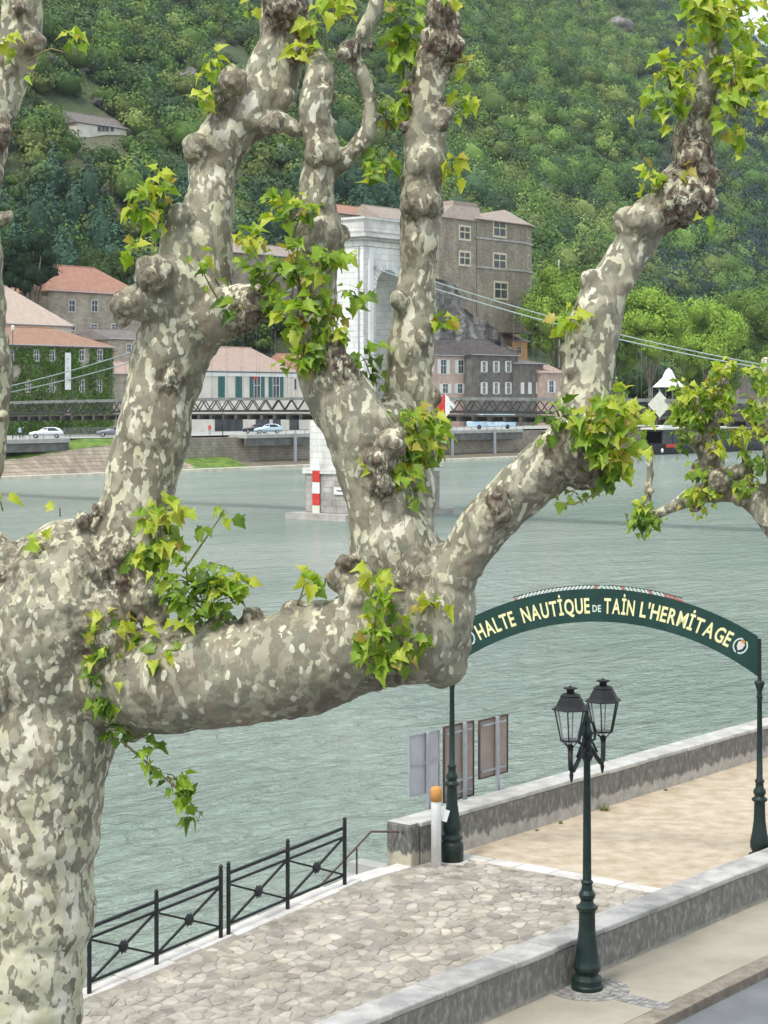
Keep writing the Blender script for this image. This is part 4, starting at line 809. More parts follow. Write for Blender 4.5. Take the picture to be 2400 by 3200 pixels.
def window(h,s0,T,bz,px,py,wp,hp_,style='w',zoff=0):
    a,b=St(px-wp/2,T)-s0,St(px+wp/2,T)-s0; Y=Yt(px,T); z1=Zy(py-hp_/2,Y)-bz; z0=Zy(py+hp_/2,Y)-bz; e=.45 if style[0]=='m' else .14
    fm={'w':MT['winw'],'s':MT['ochre'],'g':MT['cream'],'m':MT['ochre'],'d':MT['conc']}[style[0]]
    mb=MB(); mb.box(a-e,a,-.10,.02,z0-e,z1+e); mb.box(b,b+e,-.10,.02,z0-e,z1+e); mb.box(a,b,-.10,.02,z1,z1+e); mb.box(a,b,-.16,.02,z0-e,z0)
    f=mb.build('window',fm,h)
    MB().box(a,b,-.025,.02,z0,z1).build('pane',MT['glass'],f)
    c=(a+b)/2; k=.09 if style[0]!='m' else .26
    mm=MT['winw'] if style[0] not in 'sm' else MT['ochre']
    if style!='d':
        q=MB(); q.box(c-k/2,c+k/2,-.06,-.026,z0,z1); zc_=z0+(z1-z0)*.58; q.box(a,c-k/2,-.06,-.026,zc_-k/2,zc_+k/2); q.box(c+k/2,b,-.06,-.026,zc_-k/2,zc_+k/2); q.build('mullion',mm,f)
    if 'S' in style or 'G' in style or 'H' in style:
        sm=MT['shutg'] if 'G' in style else MT['winw']; wv=(b-a)*(.62 if 'H' not in style else .5)
        for x0,x1 in ((a-e-wv,a-e-.02),(b+e+.02,b+e+wv)): MB().box(x0,x1,-.12,-.02,z0-.05,z1+.05).build('shutter',sm,f)
    if 'C' in style:
        for x0,x1 in ((a+.01,c-.03),(c+.03,b-.01)): MB().box(x0,x1,-.12,-.065,z0,z1).build('shutter',MT['shutg'] if 'g' in style else MT['winw'],f)
d=D2
# ivy-clad house
W1=[(x*d,770*d,12*d/1.3,24*d) for x in (22,75,110,165,214)]; W2=[(x*d,838*d,10*d/1.3,22*d) for x in (58,110,165,214)]; 
ws=[(x*d,768*d,9*d,22*d,'w') for x in (23,78,112,176,215)]+[(x*d,834*d,9*d,24*d,'g') for x in (60,112,176,214)]
hI,s0,L,ze=house('ivy_house','long house covered in green ivy under a wide terracotta roof at far left','',0,0,0,0,0,0,0) if False else house('ivy_house','long house covered in green ivy under a wide terracotta roof at far left',-40,352,226,1080,3.0,13,MT['stonel'],MT['r_brown'],ws,True)
n=3600; V=[];Fv=[];cl_=[]
wr=[(St(x[0]-x[2]/2-3,-226)-s0,St(x[0]+x[2]/2+3,-226)-s0,Zy(x[1]+x[3]/2+3,Yt(x[0],-226))-2.6,Zy(x[1]-x[3]/2-3,Yt(x[0],-226))-2.6) for x in ws]
while len(Fv)<15000:
    x=R.uniform(.1,L); z=R.uniform(.0,ze-.3)
    if any(a<x<b and c<z<e for a,b,c,e in wr): continue
    if noise.noise(Vector((x*.28,z*.30,3)))>.42: continue
    p=Vector((x,-R.uniform(.03,.38)*(1+noise.noise(Vector((x*.6,z*.6,0)))),z)); s_=R.uniform(.2,.48); k=len(V)
    a=Vector((R.gauss(0,1),R.gauss(0,.6),R.gauss(0,1))).normalized()*s_; b=Vector((R.gauss(0,1),R.gauss(0,.6),R.gauss(0,1))).normalized()*s_
    V+=[tuple(p),tuple(p+a),tuple(p+b)]; Fv.append((k,k+1,k+2)); q=R.uniform(.6,1.5)*(1+.5*noise.noise(Vector((x*.3,z*.3,9)))); cl_+=[(.10*q,.19*q,.03*q,1)]*3
me=np_mesh('ivy',V,Fv,MT['leafc']); set_tint(me,cl_); tag(link_mesh('ivy',me,hI),kind='stuff')
sa,sb=St(135*d,-226)-s0,St(147.5*d,-226)-s0; Yb=Yt(141*d,-226); bn=MB().box(sa,sb,-.62,-.56,Zy(842*d,Yb)-2.6,Zy(762*d,Yb)-2.6).build('banner',MT['white'],hI)
mb=MB()
for i in range(9): zz=Zy((775+i*6.6)*d,Yb)-2.6; mb.box(sa+.35,sb-.5-.2*(i%3),-.635,-.622,zz-.18,zz+.1)
mb.build('banner_print',MT['signgrey'],bn)
# house row (labels say which)
house('pale_roofed_house','house with a broad pale tiled roof behind the ivy-clad one',-260,222,243,1010,6.6,15,MT['wht'],MT['r_pale'],[],True)
house('stone_house','beige stone house with orange-red roof and white-framed windows rising behind the left houses',152,450,262,916,5.2,13,MT['stonel'],MT['r_orange'],[(x*d,661*d,12*d,24*d,'w') for x in (155,204,247)]+[(x*d,707*d,13*d,12*d,'w') for x in (155,203,248)],True,2.6)
house('narrow_stone_house','narrow stone house with grey roof squeezed beside the ivy-clad house',340,455,236,1060,1.8,9,MT['stonel'],MT['r_grey'],[(278*d,752*d,8*d,16*d,'w'),(292*d,752*d,8*d,16*d,'w')],False)
house('narrow_stone_house','low narrow stone house with a pinkish lean-to roof hidden behind the leaning limb',352,470,229,1168,2.0,6,MT['stonel'],MT['r_pink'],[(275*d,840*d,12*d,34*d,'d')],False)
h,s0,L,ze=house('green_shuttered_house','cream house with pink tiled roof and dark green shutters behind the bridge',600,920,228,1160,4.3,11,MT['wht'],MT['r_pink'],[(490*d,834*d,12*d,46*d,'wCg'),(517*d,834*d,12*d,46*d,'wCg')] if False else [(x*d,836*d,13*d,46*d,'wG') for x in (555,596)]+[(x*d,836*d,15*d,46*d,'wCg') for x in (477.5,515)],True)
MB().box(-.2,L+.2,-.3,-.02,ze-.9,ze-.3).build('cornice',MT['white'],h)
for a,b in ((672,757),(800,840),(853,875),(905,932)):
    x0,x1=St(a,-228)-s0,St(b,-228)-s0; o=MB().box(x0,x1,-.06,.02,.05,3.0).build('shop_window',MT['glass'],h)
    q=MB(); n=max(1,int((x1-x0)/1.4))
    for i in range(n+1): xx=x0+(x1-x0)*i/n; q.box(xx-.06,xx+.06,-.1,-.061,.05,3.0)
    q.box(x0,x1,-.11,-.101,2.0,2.1); q.build('shop_frame',MT['steel'],o)
x=St(795,-228)-s0; Yb=Yt(795,-228); z=Zy(1178,Yb)-2.6; MB().prism([(x-.7,0,z+.1),(x-.5,0,z-.3),(x,0,z-.45),(x+.6,0,z-.25),(x+.75,0,z+.25),(x+.2,0,z+.15),(x-.1,0,z+.0),(x-.4,0,z+.3)],(0,-.2,0),(0,-.08,0)).build('wall_emblem',MT['red'],h)
house('white_house','white rendered house just left of the bridge pier with a small loggia',925,1040,232,1160,3.2,9,MT['wht'],MT['r_orange'],[(632*d,830*d,14*d,22*d,'d')],False)
house('grey_house','tall dark-roofed house with white shutters directly right of the bridge pier',1265,1478,233,1110,3.6,10,MT['pinkr'],MT['r_dark'],[((1000*d),0,0,0,'w')][:0]+[(1337,1140,14,40,'wS'),(1385,1146,16,44,'wS'),(1440,1146,16,40,'wS'),(1337,1214,14,28,'wS'),(1391,1214,15,28,'wS'),(1437,1214,14,28,'wS')],False)
house('grey_house','dark grey rendered house with three white-shuttered windows in each row',1474,1618,231,1110,3.4,10,MT['stoned'],MT['r_dark'],[(x,y,9,hh,'wH') for x in (1512,1550,1588) for y,hh in ((1146,32),(1213,34))],True)
house('grey_house','lower grey house with three narrow white shutters right of the dark grey one',1612,1698,230,1136,.8,8,MT['stoned'],MT['r_grey'],[(x,1213,8,32,'wC') for x in (1632,1655,1680)],False)
house('blue_shuttered_house','small pink house with light blue shutters behind the rising limb',1690,1760,229,1165,1.8,8,MT['pinkr'],MT['r_pink'],[(1722,1208,12,36,'wH')],False)
h,s0,L,ze=house('orange_house','orange rendered house standing high under the castle rock',1600,1648,250,1066,1.6,8,MT['oran'],MT['r_pink'],[(1622,1094,10,20,'w')],False)
h,s0,L,ze=house('pink_ruin_house','ruined pinkish house against the castle rock',1548,1618,254,1010,1.2,7,MT['pinkr'],MT['r_castle'],[(1565,1050,8,14,'d')],False)
MB().box(6.0,7.4,4,5.2,ze-.2,ze+3.2).build('chimney',MT['stonel'],h) if L>8 else None
house('pointed_roof_house','small grey house with steep pointed roof by the right riverbank trees',2310,2362,240,1248,9,5,MT['stoned'],MT['r_grey'],[],True,inset=3.0)
# hillside cabin
def cabin(name,label,px0,px1,t,ye,yb,rise,depth,wm,rm,wins):
    if t is None: s_,t,z_,Y_=hit((px0+px1)/2,yb); t=t+1; CLEAR.append((s_,t+depth/2,(px1-px0)/2*Y_/F/.75,10))
    T=-t; Ym=Yt((px0+px1)/2,T); return house(name,label,px0,px1,t,ye,rise,depth,wm,rm,wins,False,Zy(yb,Ym))
cabin('hillside_cabin','pale stone cabin with grey roof alone among the trees on the left hillside',240,395,None,392,436,3.0,9,MT['wht'],MT['r_grey'],[(x,402,9,16,'d') for x in (310,322,334,350)])
cabin('stone_ruin','small grey stone ruin at the foot of the wooded hill above the red roof',175,218,None,782,850,1.0,4,MT['stoned'],MT['r_castle'],[])
cabin('castle_wing','pinkish castle wing wall seen between the two big limbs left of the pier',715,1010,262,800,960,2.5,9,MT['stone'],MT['r_castle'],[(877,833,26,26,'d')])
cabin('orange_roofed_wing','castle building with bright orange roof behind the white bridge tower',1042,1240,268,676,840,2.6,10,MT['stonel'],MT['r_orange'],[])
cabin('castle_gallery','castle building with grey-brown roof between the bridge tower and the castle towers',1190,1335,262,690,900,3.2,10,MT['stone'],MT['r_castle'],[])
cabin('castle_annex','low castle annex with a small square window between the limb and the castle towers',1325,1378,256,716,900,2.5,8,MT['stone'],MT['r_castle'],[(1358,735,15,20,'s')])
# ---------------------------------------------------------------- castle towers
CT=246.0
def zc_(py,px): return Zy(py,Yt(px,-CT))
def castle(label,px0,px1,ye,apex,wins,courses,poly,flat=False):
    T=-CT; s0,s1=St(px0,T),St(px1,T); L=s1-s0; Y=Yt((px0+px1)/2,T); z0=Zy(1010,Y); h=thing('castle_tower',label,'castle tower',W(s0,T,z0),RZ,'castle towers'); ze=Zy(ye,Y)-z0; za=Zy(apex,Y+(6 if poly else 3))-z0
    dp=L*.5; P=[(0,0),(L,0),(L,dp),(0,dp)] if not poly else [(-.0,0),(L*.74,0),(L,L*.10),(L,dp),(L*.5,dp+3),(0,dp)]
    MB().prism([(x,y,0) for x,y in P],(0,0,-2),(0,0,ze)).build('wall',MT['stone'],h)
    cx=sum(p[0] for p in P)/len(P); cy=sum(p[1] for p in P)/len(P); n=len(P)
    E=[(cx+(x-cx)*1.1,cy+(y-cy)*1.14) for x,y in P]; k=.72 if flat else .04; ax=St((px0+px1)/2-(4 if poly else 0),-(CT+dp/2))-s0; Q=[((ax if not flat else ax)+(x-cx)*k,cy+(y-cy)*k) for x,y in P]
    vs=[(x,y,ze-.12) for x,y in E]+[(x,y,ze+.05) for x,y in E]+[(x,y,za) for x,y in Q]
    fs=[tuple(range(n-1,-1,-1)),tuple(range(2*n,3*n))]+[(r*n+i,r*n+(i+1)%n,(r+1)*n+(i+1)%n,(r+1)*n+i) for r in (0,1) for i in range(n)]
    rf=MB().add(vs,fs).build('roof',MT['r_castle'],h)
    if flat: MB().prism([(ax+(x-ax)*.93,cy+(y-cy)*.9,0) for x,y in Q],(0,0,za-.2),(0,0,za+1.0)).build('roof_turret',MT['r_castle'],rf)
    for py in courses: z=Zy(py,Y)-z0; MB().prism([(x+(.25 if x>cx else -.25),y+(.25 if y>cy else -.25),0) for x,y in P],(0,0,z-.25),(0,0,z+.15)).build('string_course',MT['pierst'],h)
    for w_ in wins: window(h,s0,T,z0,*w_)
    return h
castle('right polygonal castle tower with pyramid roof and mullioned windows',1490,1690,697,650,[(1561,716,36,42,'m'),(1561,817,36,42,'m'),(1565,908,38,46,'m')]+[(1650,722,15,46,'mx')][:0],[753,842],True)
castle('middle square castle tower with truncated roof and two cross windows',1372,1488,684,644,[(1452,728,30,36,'m'),(1452,808,30,36,'m')],[],False,True)
for hh in [o for o in C.objects if o.name.startswith('castle_tower') and o.get('label','').startswith('right')]:
    s0,s1=St(1490,-CT),St(1690,-CT); L=s1-s0; z0=hh.location.z
    for py in (722,818,905):
        z=Zy(py,Yt(1655,-CT))-z0; M=Matrix.Translation((L*.87,L*.05,z))@Matrix.Rotation(math.radians(21),4,'Z'); q=MB(); q.box(-1.1,-.9,-.2,0,-1.6,1.6,M); q.box(.9,1.1,-.2,0,-1.6,1.6,M); q.box(-.9,.9,-.2,0,1.4,1.6,M); q.box(-.9,.9,-.2,0,-1.6,-1.4,M); q.box(-.1,.1,-.12,-.05,-1.4,1.4,M)
        f=q.build('window',MT['ochre'],hh); MB().box(-.9,.9,-.05,-.01,-1.4,1.4,M).build('pane',MT['glass'],f)
# cliff under the castle
def rockmass(name,label,px0,px1,t,ytop,yb,depth,amp):
    s0,s1=St(px0,-t),St(px1,-t); Y=Yt((px0+px1)/2,-t); L=s1-s0; H=Zy(ytop,Y)-2.6; t_=thing(name,label,'rock',W(s0,-t,2.6),RZ)
    nx_,nz=60,44; vs=[];fs=[]
    for j in range(nz+1):
        for i in range(nx_+1):
            u=i/nx_; v=j/nz; hh=H*(1-.07*abs(noise.noise(Vector((u*5,0,4))))-pw(u,[0,.5,.64,.8,1],[.0,.06,.22,.34,.5])); z=hh*v
            y=depth*.10*v**1.5+amp*(noise.noise(Vector((u*L*.16,z*.13,1)))+.6*abs(noise.noise(Vector((u*L*.42,z*.22,5))))+.3*noise.noise(Vector((u*L*1.0,z*.9,2))))
            vs.append((u*L,y,z-1))
    for j in range(nz):
        for i in range(nx_): a=j*(nx_+1)+i; fs.append((a,a+1,a+nx_+2,a+nx_+1))
    top=len(vs)
    for i in range(nx_+1): x,y,z=vs[nz*(nx_+1)+i]; vs.append((x,depth,z))
    for i in range(nx_): a=nz*(nx_+1)+i; fs.append((a,a+1,top+i+1,top+i))
    MB().add(vs,fs).build('cliff_face',MT['rock'],t_)
    return t_
rockmass('castle_rock','grey craggy cliff under the castle towers','%s'%0,0,0,0,0,0,0) if False else rockmass('castle_rock','grey craggy cliff carrying the castle towers, right of the bridge tower',1180,1640,238,822,1110,12,2.4)
# ---------------------------------------------------------------- suspension bridge
BT=-109.5-0; BS=134.3
br_=thing('footbridge','dark lattice footbridge hung from pale cables crossing the river','bridge',W(BS,BT,0),RZ)
# local x = along river, local y = towards the far bank
def camber(y): return -.00018*y*y
pan=1.62; hw=1.9; y0_=-84; nb=104
rails={0:(8.00,8.26,'steell'),1:(6.90,7.10,'steel')}
for sx_ in (-hw,hw):
    for a,b,mk in rails.values():
        mb=MB()
        for i in range(nb): ya=y0_+i*pan; yb=ya+pan; mb.bar((sx_,ya,(a+b)/2+camber(ya)),(sx_,yb,(a+b)/2+camber(yb)),.14,b-a)
        mb.build('handrail' if a>8 else 'bottom_chord',MT[mk],br_)
mb=MB()
for i in range(nb): ya=y0_+i*pan; mb.box(-hw-.1,hw+.1,ya,ya+pan,6.62+camber(ya),6.74+camber(ya))
mb.build('deck',MT['timber'],br_)
dm=MB().bar((0,0,0),(0,pan*.5,.98),.09,.07).mesh('lattice_bar',MT['steel']); dm2=MB().bar((0,pan*.5,.98),(0,pan,0),.09,.07).mesh('lattice_bar',MT['steel'])
jm=MB().box(-hw-.5,hw+.5,-.17,.17,-.42,0).mesh('cross_beam',MT['timber'])
cnt=0; rest=MB()
for i in range(nb):
    ya=y0_+i*pan; z=7.08+camber(ya)
    link_mesh('cross_beam',jm,br_,Matrix.Translation((0,ya+pan*.5,6.62+camber(ya))))
    for sx_ in (-hw,hw):
        for m_ in (dm,dm2):
            q=W(BS,BT)+Vector((sx_*SU-(ya)*CU,sx_*CU+ya*SU,0)); px=1200+q.x/q.y*F
            if cnt<296 and -60<px<2450 and sx_<0: link_mesh('lattice_bar',m_,br_,Matrix.Translation((sx_,ya,z))); cnt+=1
            else: rest.add([Vector(v.co)+Vector((sx_,ya,z)) for v in m_.vertices],[tuple(p.vertices) for p in m_.polygons])
tag(rest.build('lattice_bars',MT['steel'],br_),kind='stuff')
def zcab(k,top): k=abs(k); return top-.32*k+.0020*k*k
for sx_,top in ((-hw-.1,19.7),(hw+.1,19.7)):
    for off in (0,):
        for sg in (-1,1):
            pts=[(sx_,sg*(2.4 if off==0 else 2.4)+sg*k*1.0,zcab(k,top+off*1.6)) for k in np.linspace(0,80,34)]
            MB().tube(pts,.055,6).build('cable',MT['cable'],br_)
    hang=MB()
    for k in range(3,80,2):
        for sg in (-1,1): hang.bar((sx_,sg*(k+2.4),8.15),(sx_,sg*(k+2.4),zcab(k,top)),.014)
    tag(hang.build('hangers',MT['steell'],br_),kind='stuff')
# diamond navigation boards hung on the truss
def diamond(label,px,zc,m1,m2):
    a=(px-1200)/F; q0=W(BS-hw-.3,BT); # walk along the bridge until the column matches
    best=min((abs((1200+F*(q0.x-y*CU)/(q0.y+y*SU))-px),y) for y in np.arange(-80,80,.05)); y=best[1]
    t=thing('navigation_board',label,'navigation sign',W(BS-hw-.3,BT-y,zc),0); r=.95
    MB().prism([(-.0,0,-r*1.1),(-.0,0,r*1.1),(-r,0,0)],(0,-.02,0),(0,.02,0)).build('board_half',MT[m1],t); MB().prism([(.004,0,-r*1.1),(r,0,0),(.004,0,r*1.1)],(0,-.02,0),(0,.02,0)).build('board_half',MT[m2],t)
    MB().box(-.04,.04,.025,.10,-1.2,1.2).build('bracket',MT['galv'],t)
diamond('half red half white diamond board hung on the bridge right of the pier',1391,7.5,'red','white')
diamond('plain pale diamond board hung on the bridge near the right plane tree',2062,7.65,'cream','cream')
# ---------------------------------------------------------------- bridge pier and tower
pt_=thing('bridge_tower','white stone suspension tower with arched portal standing on its river pier','bridge tower',W(BS,BT,-2.5),RZ)
PX,PY=5.7,3.0                                # half sizes of the pier along the river (x) and along the bridge (y)
def courses(x0,x1,y0,y1,z0,z1,bw,bh,m,parent,faces,name='stone_block',holes=None,dd=.05):
    z=z0; r=0
    while z<z1-.1:
        hh=min(bh,z1-z)
        for fc in faces:
            a,b=(y0,y1) if fc in '-x' and fc=='x' else (x0,x1)
            if fc=='x': a,b=y0,y1
            p=a-(bw/2 if r%2 else 0)
            while p<b-.05:
                q0=max(a,p)+.012; q1=min(b,p+bw*R.uniform(.9,1.1))-.012
                if q1-q0>.12 and not(holes and holes(fc,(q0+q1)/2,z+hh/2)):
                    pr=R.uniform(.0,dd)
                    if fc=='x': M=MB().box(x0-.03-pr,x0+.05,q0,q1,z+.012,z+hh-.012)
                    else: M=MB().box(q0,q1,y0-.03-pr,y0+.05,z+.012,z+hh-.012)
                    blocks.append((M,m,parent,name))
                p=q1+.012
        z+=hh; r+=1
blocks=[]
# base slab, pier shaft with pointed cutwaters, band course
MB().box(-PX-1.5,PX+3.0,-PY-.5,PY+.5,-3,.55).build('pier_footing',MT['pierst'],pt_)
def oct_(x,y,c): X=x+1.7; return [(-x+c,-y,0),(X-c,-y,0),(X,-y+c,0),(X,y-c,0),(X-c,y,0),(-x+c,y,0),(-x,y-c,0),(-x,-y+c,0)]
MB().prism(oct_(PX,PY,.6),(0,0,.552),(0,0,4.0)).build('pier_shaft',MT['pierst'],pt_)
MB().prism(oct_(PX+.2,PY+.2,.6),(0,0,4.0),(0,0,4.45)).build('pier_band',MT['pier'],pt_)
MB().prism(oct_(PX-.35,PY-.3,.5),(0,0,4.452),(0,0,8.7)).build('pier_shaft',MT['pier'],pt_)
TX,TY=3.4,2.35; ZT0,ZT1=8.7,24.1          # heights above the water for the tower body
hwp=1.75; zs=20.4                       # portal half width, springing
# tower body as two legs + spandrel round the arch
for sg in (-1,1): MB().box(min(sg*hwp,sg*TX),max(sg*hwp,sg*TX),-TY,TY,ZT0+.002,zs).build('tower_leg',MT['pier'],pt_)
n=16; vs=[];
outer=[(-TX,zs),(-TX,ZT1),(TX,ZT1),(TX,zs)]
arc=[(hwp*math.cos(math.pi*i/n),zs+hwp*math.sin(math.pi*i/n)) for i in range(n+1)]
poly=[(-TX,zs+.001),(-TX,ZT1),(TX,ZT1),(TX,zs+.001)]+[(x,z+.001) for x,z in arc]
MB().prism([(x,0,z) for x,z in poly],(0,-TY,0),(0,TY,0)).build('tower_head',MT['pier'],pt_)
mb=MB()
for i in range(n):
    a0,a1=math.pi*i/n+.02,math.pi*(i+1)/n-.02; P4=[((hwp+k)*math.cos(a),0,zs+(hwp+k)*math.sin(a)) for a,k in ((a0,0),(a1,0),(a1,.5),(a0,.5))]
    MB().prism(P4,(0,-TY-.07,0),(0,-TY+.05,0)).build('voussoir',MT['pierb'],pt_)
z=ZT1
for k,(e,h_) in enumerate(((.12,.5),(.42,.28),(.62,.30),(.2,.25),(.05,1.05),(.22,.2))):
    MB().box(-TX-e,TX+e,-TY-e,TY+e,z,z+h_-.002).build('cornice' if k<4 else 'attic',MT['pierst' if k in (1,3) else 'pier'],pt_); z+=h_
# small pilasters framing the portal
for sg in (-1,1): MB().box(sg*(hwp+.75)-.28,sg*(hwp+.75)+.28,-TY-.16,-TY-.002,ZT0,ZT1-.1).build('pilaster',MT['pierb'],pt_)
courses(-TX,TX,-TY,TY,ZT0+.1,ZT1-.05,1.05,.52,'pierb',pt_,'x')
for M,m_,p_,nm in blocks: M.build(nm,MT[m_],p_)
blocks=[]
courses(-PX,PX,-PY+.62,PY-.62,.6,3.95,1.2,.56,'pierst',pt_,'x',dd=.03)
courses(-PX+.7,PX+1.0,-PY,PY,.6,3.95,1.2,.56,'pierst',pt_,'y',dd=.03)
for M,m_,p_,nm in blocks: M.build(nm,MT[m_],p_)
# saddle gear and downpipes
for sx_ in (-1,1):
    MB().tube([(sx_*1.95,-TY-.9,21.9),(sx_*1.95,-TY-.05,22.3)],.11,8).build('cable_socket',MT['galv'],pt_)
MB().tube([(-TX-.12,-TY+.5,ZT0),(-TX-.12,-TY+.5,ZT1)],.07,6).build('downpipe',MT['galv'],pt_)
# red and white gauge
g=thing('river_gauge','red and white striped gauge strip fixed to the foot of the bridge pier','gauge',W(BS-PX-.17,BT-(PY-1.35) if False else BT-1.05,-2.3),RZ)
for i,mk in enumerate(('cream','red','white','red','white')): MB().box(-.05,.0,-.42,.42,i*1.02+.02,i*1.02+1.0).build('gauge_band',MT[mk],g)
MB().box(-.09,-.05,-.25,.25,0,0.001).build('gauge_foot',MT['galv'],g)
pl=thing('name_plate','small white plate on the bridge pier beside the striped gauge','plate',W(BS-PX-.12,BT+1.7,.05),RZ); MB().box(-.05,0,-.75,.75,-.32,.32).build('plate',MT['white'],pl); MB().box(-.056,-.0501,-.55,.4,-.05,.08).build('plate_print',MT['darkgrey'],pl)
# ---------------------------------------------------------------- vehicles
def car(label,px,t,z,rz,body,L=4.4,H=1.5):
    c=thing('parked_car',label,'car',W(St(px,-t),-t,z),rz); w_=.88
    prof=[(-.5,.30),(-.5,.62),(-.47,.80),(-.36,.93),(-.22,1.0),(-.08,1.42),(.02,1.5),(.26,1.5),(.38,1.36),(.47,1.0),(.50,.85),(.5,.30)]
    P=[(x*L,0,z_*H/1.5) for x,z_ in prof]
    vs=[];n=len(P)
    for yy in (-w_,-w_+.06,w_-.06,w_):
        for (x,_,z_) in P: k=1 if abs(yy)<w_-.01 else .985; tp=(.10 if z_>1.05*H/1.5 else 0); vs.append((x*k,yy*(1-tp) ,z_ if k==1 else z_-.02))
    fs=[(r*n+i,r*n+(i+1)%n,(r+1)*n+(i+1)%n,(r+1)*n+i) for r in range(3) for i in range(n)]+[tuple(range(n-1,-1,-1)),tuple(range(3*n,4*n))]
    b=MB().add(vs,fs).build('body',MT[body],c,True)
    h=H/1.5
    for sg in (-1,1):
        MB().prism([(-.19*L,0,1.02*h),(-.085*L,0,1.36*h),(.03*L,0,1.42*h),(.03*L,0,1.02*h)],(0,sg*(w_*.93)-.02,0),(0,sg*(w_*.93)+.02,0)).build('side_window',MT['glass'],b)
        MB().prism([(.05*L,0,1.02*h),(.05*L,0,1.42*h),(.25*L,0,1.42*h),(.40*L,0,1.04*h)],(0,sg*(w_*.93)-.02,0),(0,sg*(w_*.93)+.02,0)).build('side_window',MT['glass'],b)
        for xx in (-.31*L,.31*L):
            q=MB().lathe([(.01,-.11),(.30,-.11),(.33,-.07),(.33,.07),(.30,.11),(.01,.11)],18); M=Matrix.Translation((xx,sg*(w_-.08),.33))@Matrix.Rotation(math.pi/2,4,'X'); wl=MB().add([M@Vector(v) for v in q.v],q.f).build('wheel',MT['tyre'],c)
            q=MB().lathe([(.01,-.12),(.19,-.12),(.19,.12),(.01,.12)],12); MB().add([M@Vector(v) for v in q.v],q.f).build('rim',MT['galv'],wl)
    MB().prism([(-.225*L,-w_*.8,1.0*h),(-.225*L,w_*.8,1.0*h),(-.09*L,w_*.74,1.40*h),(-.09*L,-w_*.74,1.40*h)],(-.03,0,.01),(0,0,.03)).build('windscreen',MT['glass'],b)
    for sg in (-1,1): MB().box(-.5*L-.02,-.49*L+.02,sg*.62-.14,sg*.62+.14,.62*h,.76*h).build('headlight',MT['white'],b)
    return c
car('white estate car parked above the dark walkway at far left',145,207,2.6,.10,'carw',4.7,1.55)
car('grey car parked on the far street, half behind the leaning limb',352,208,2.6,.10,'carg',4.5)
car('pale blue car parked in front of the shops of the cream house',838,206,2.6,.08,'carb',4.5,1.6)
car('dark car parked directly behind the pale blue one',800,211,2.6,.08,'card',4.3)
v=thing('coach','pale blue and white coach on the far street, roof and windows seen under the bridge','coach',W(St(1535,-207),-207,2.6),RZ+math.radians(-25))
v.scale=(.86,.9,.9)
b=MB().prism([(-5.4,0,.45),(-5.4,0,1.5),(-4.2,0,2.05),(-2.6,0,3.1),(5.2,0,3.1),(5.4,0,2.7),(5.4,0,.45)],(0,-1.15,0),(0,1.15,0)).build('body',MT['blue'],v)
for i in range(6): MB().box(-2.3+i*1.25,-1.55+i*1.25,-1.19,-1.152,1.95,2.6).build('window',MT['glass'],b)
for x in (-3.6,3.4):
    q=MB().lathe([(.01,-.15),(.45,-.15),(.48,0),(.45,.15),(.01,.15)],16); M=Matrix.Translation((x,-1.08,.48))@Matrix.Rotation(math.pi/2,4,'X'); MB().add([M@Vector(p) for p in q.v],q.f).build('wheel',MT['tyre'],v)
# tour boat by the far bank
sb0=St(1985,-191); bt=thing('tour_boat','long black tour boat with a cream roof moored by the far bank at right','boat',W(sb0,-191,-2.5),RZ); L=St(2520,-191)-sb0
n=30; vs=[];fs=[]
for i in range(n+1):
    u=i/n; x=u*L; wd=2.6*min(1,(u*7+.08))**.6; fl=1.3+.9*max(0,.14-u)/.14
    vs+=[(x,-wd*.75,-.4),(x,-wd,fl),(x,wd,fl),(x,wd*.75,-.4)]
for i in range(n):
    for k in range(4): a=i*4; fs.append((a+k,a+4+k,a+4+(k+1)%4,a+(k+1)%4))
fs+=[(0,1,2,3),(n*4+3,n*4+2,n*4+1,n*4)]
MB().add(vs,fs).build('hull',MT['hull'],bt); c0,c1=.09*L,.97*L
MB().box(c0,c1,-2.05,2.05,1.31,2.1).build('cabin_wall',MT['hull'],bt); MB().box(c0-.4,c1+.4,-2.5,2.5,4.75,5.15).build('roof',MT['cream'],bt,bevel=.05); MB().box(c0,c1,-2.35,2.35,4.35,4.748).build('roof_beam',MT['hull'],bt)
nw=16; pm=MB().box(-.09,.09,-2.1,-1.95,2.102,4.348).mesh('pillar',MT['hull']); 
for i in range(nw+1): link_mesh('pillar',pm,bt,Matrix.Translation((c0+.1+(c1-c0-.2)*i/nw,0,0)))
gm=MB().box(.12,(c1-c0-.2)/nw-.12,-2.03,-2.0,2.102,4.348).mesh('window',MT['glass'])
for i in range(nw): link_mesh('window',gm,bt,Matrix.Translation((c0+.1+(c1-c0-.2)*i/nw,0,0)))
MB().box(c0,c1,1.9,2.05,2.102,4.348).build('cabin_wall',MT['hull'],bt)
MB().box(c0+.4,c0+4.4,-2.75,-2.68,1.35,2.0).build('rescue_board',MT['red'],bt); MB().box(c0+.2,c0+3.4,-2.2,-1.2,5.16,6.1).build('wheelhouse_box',MT['white'],bt)
q=MB().lathe([(.02,-.45),(.2,-.35),(.26,0),(.2,.35),(.02,.45)],12); MB().add([Vector(p)+Vector((5.2,-2.85,.8)) for p in q.v],q.f).build('fender',MT['white'],bt,True)
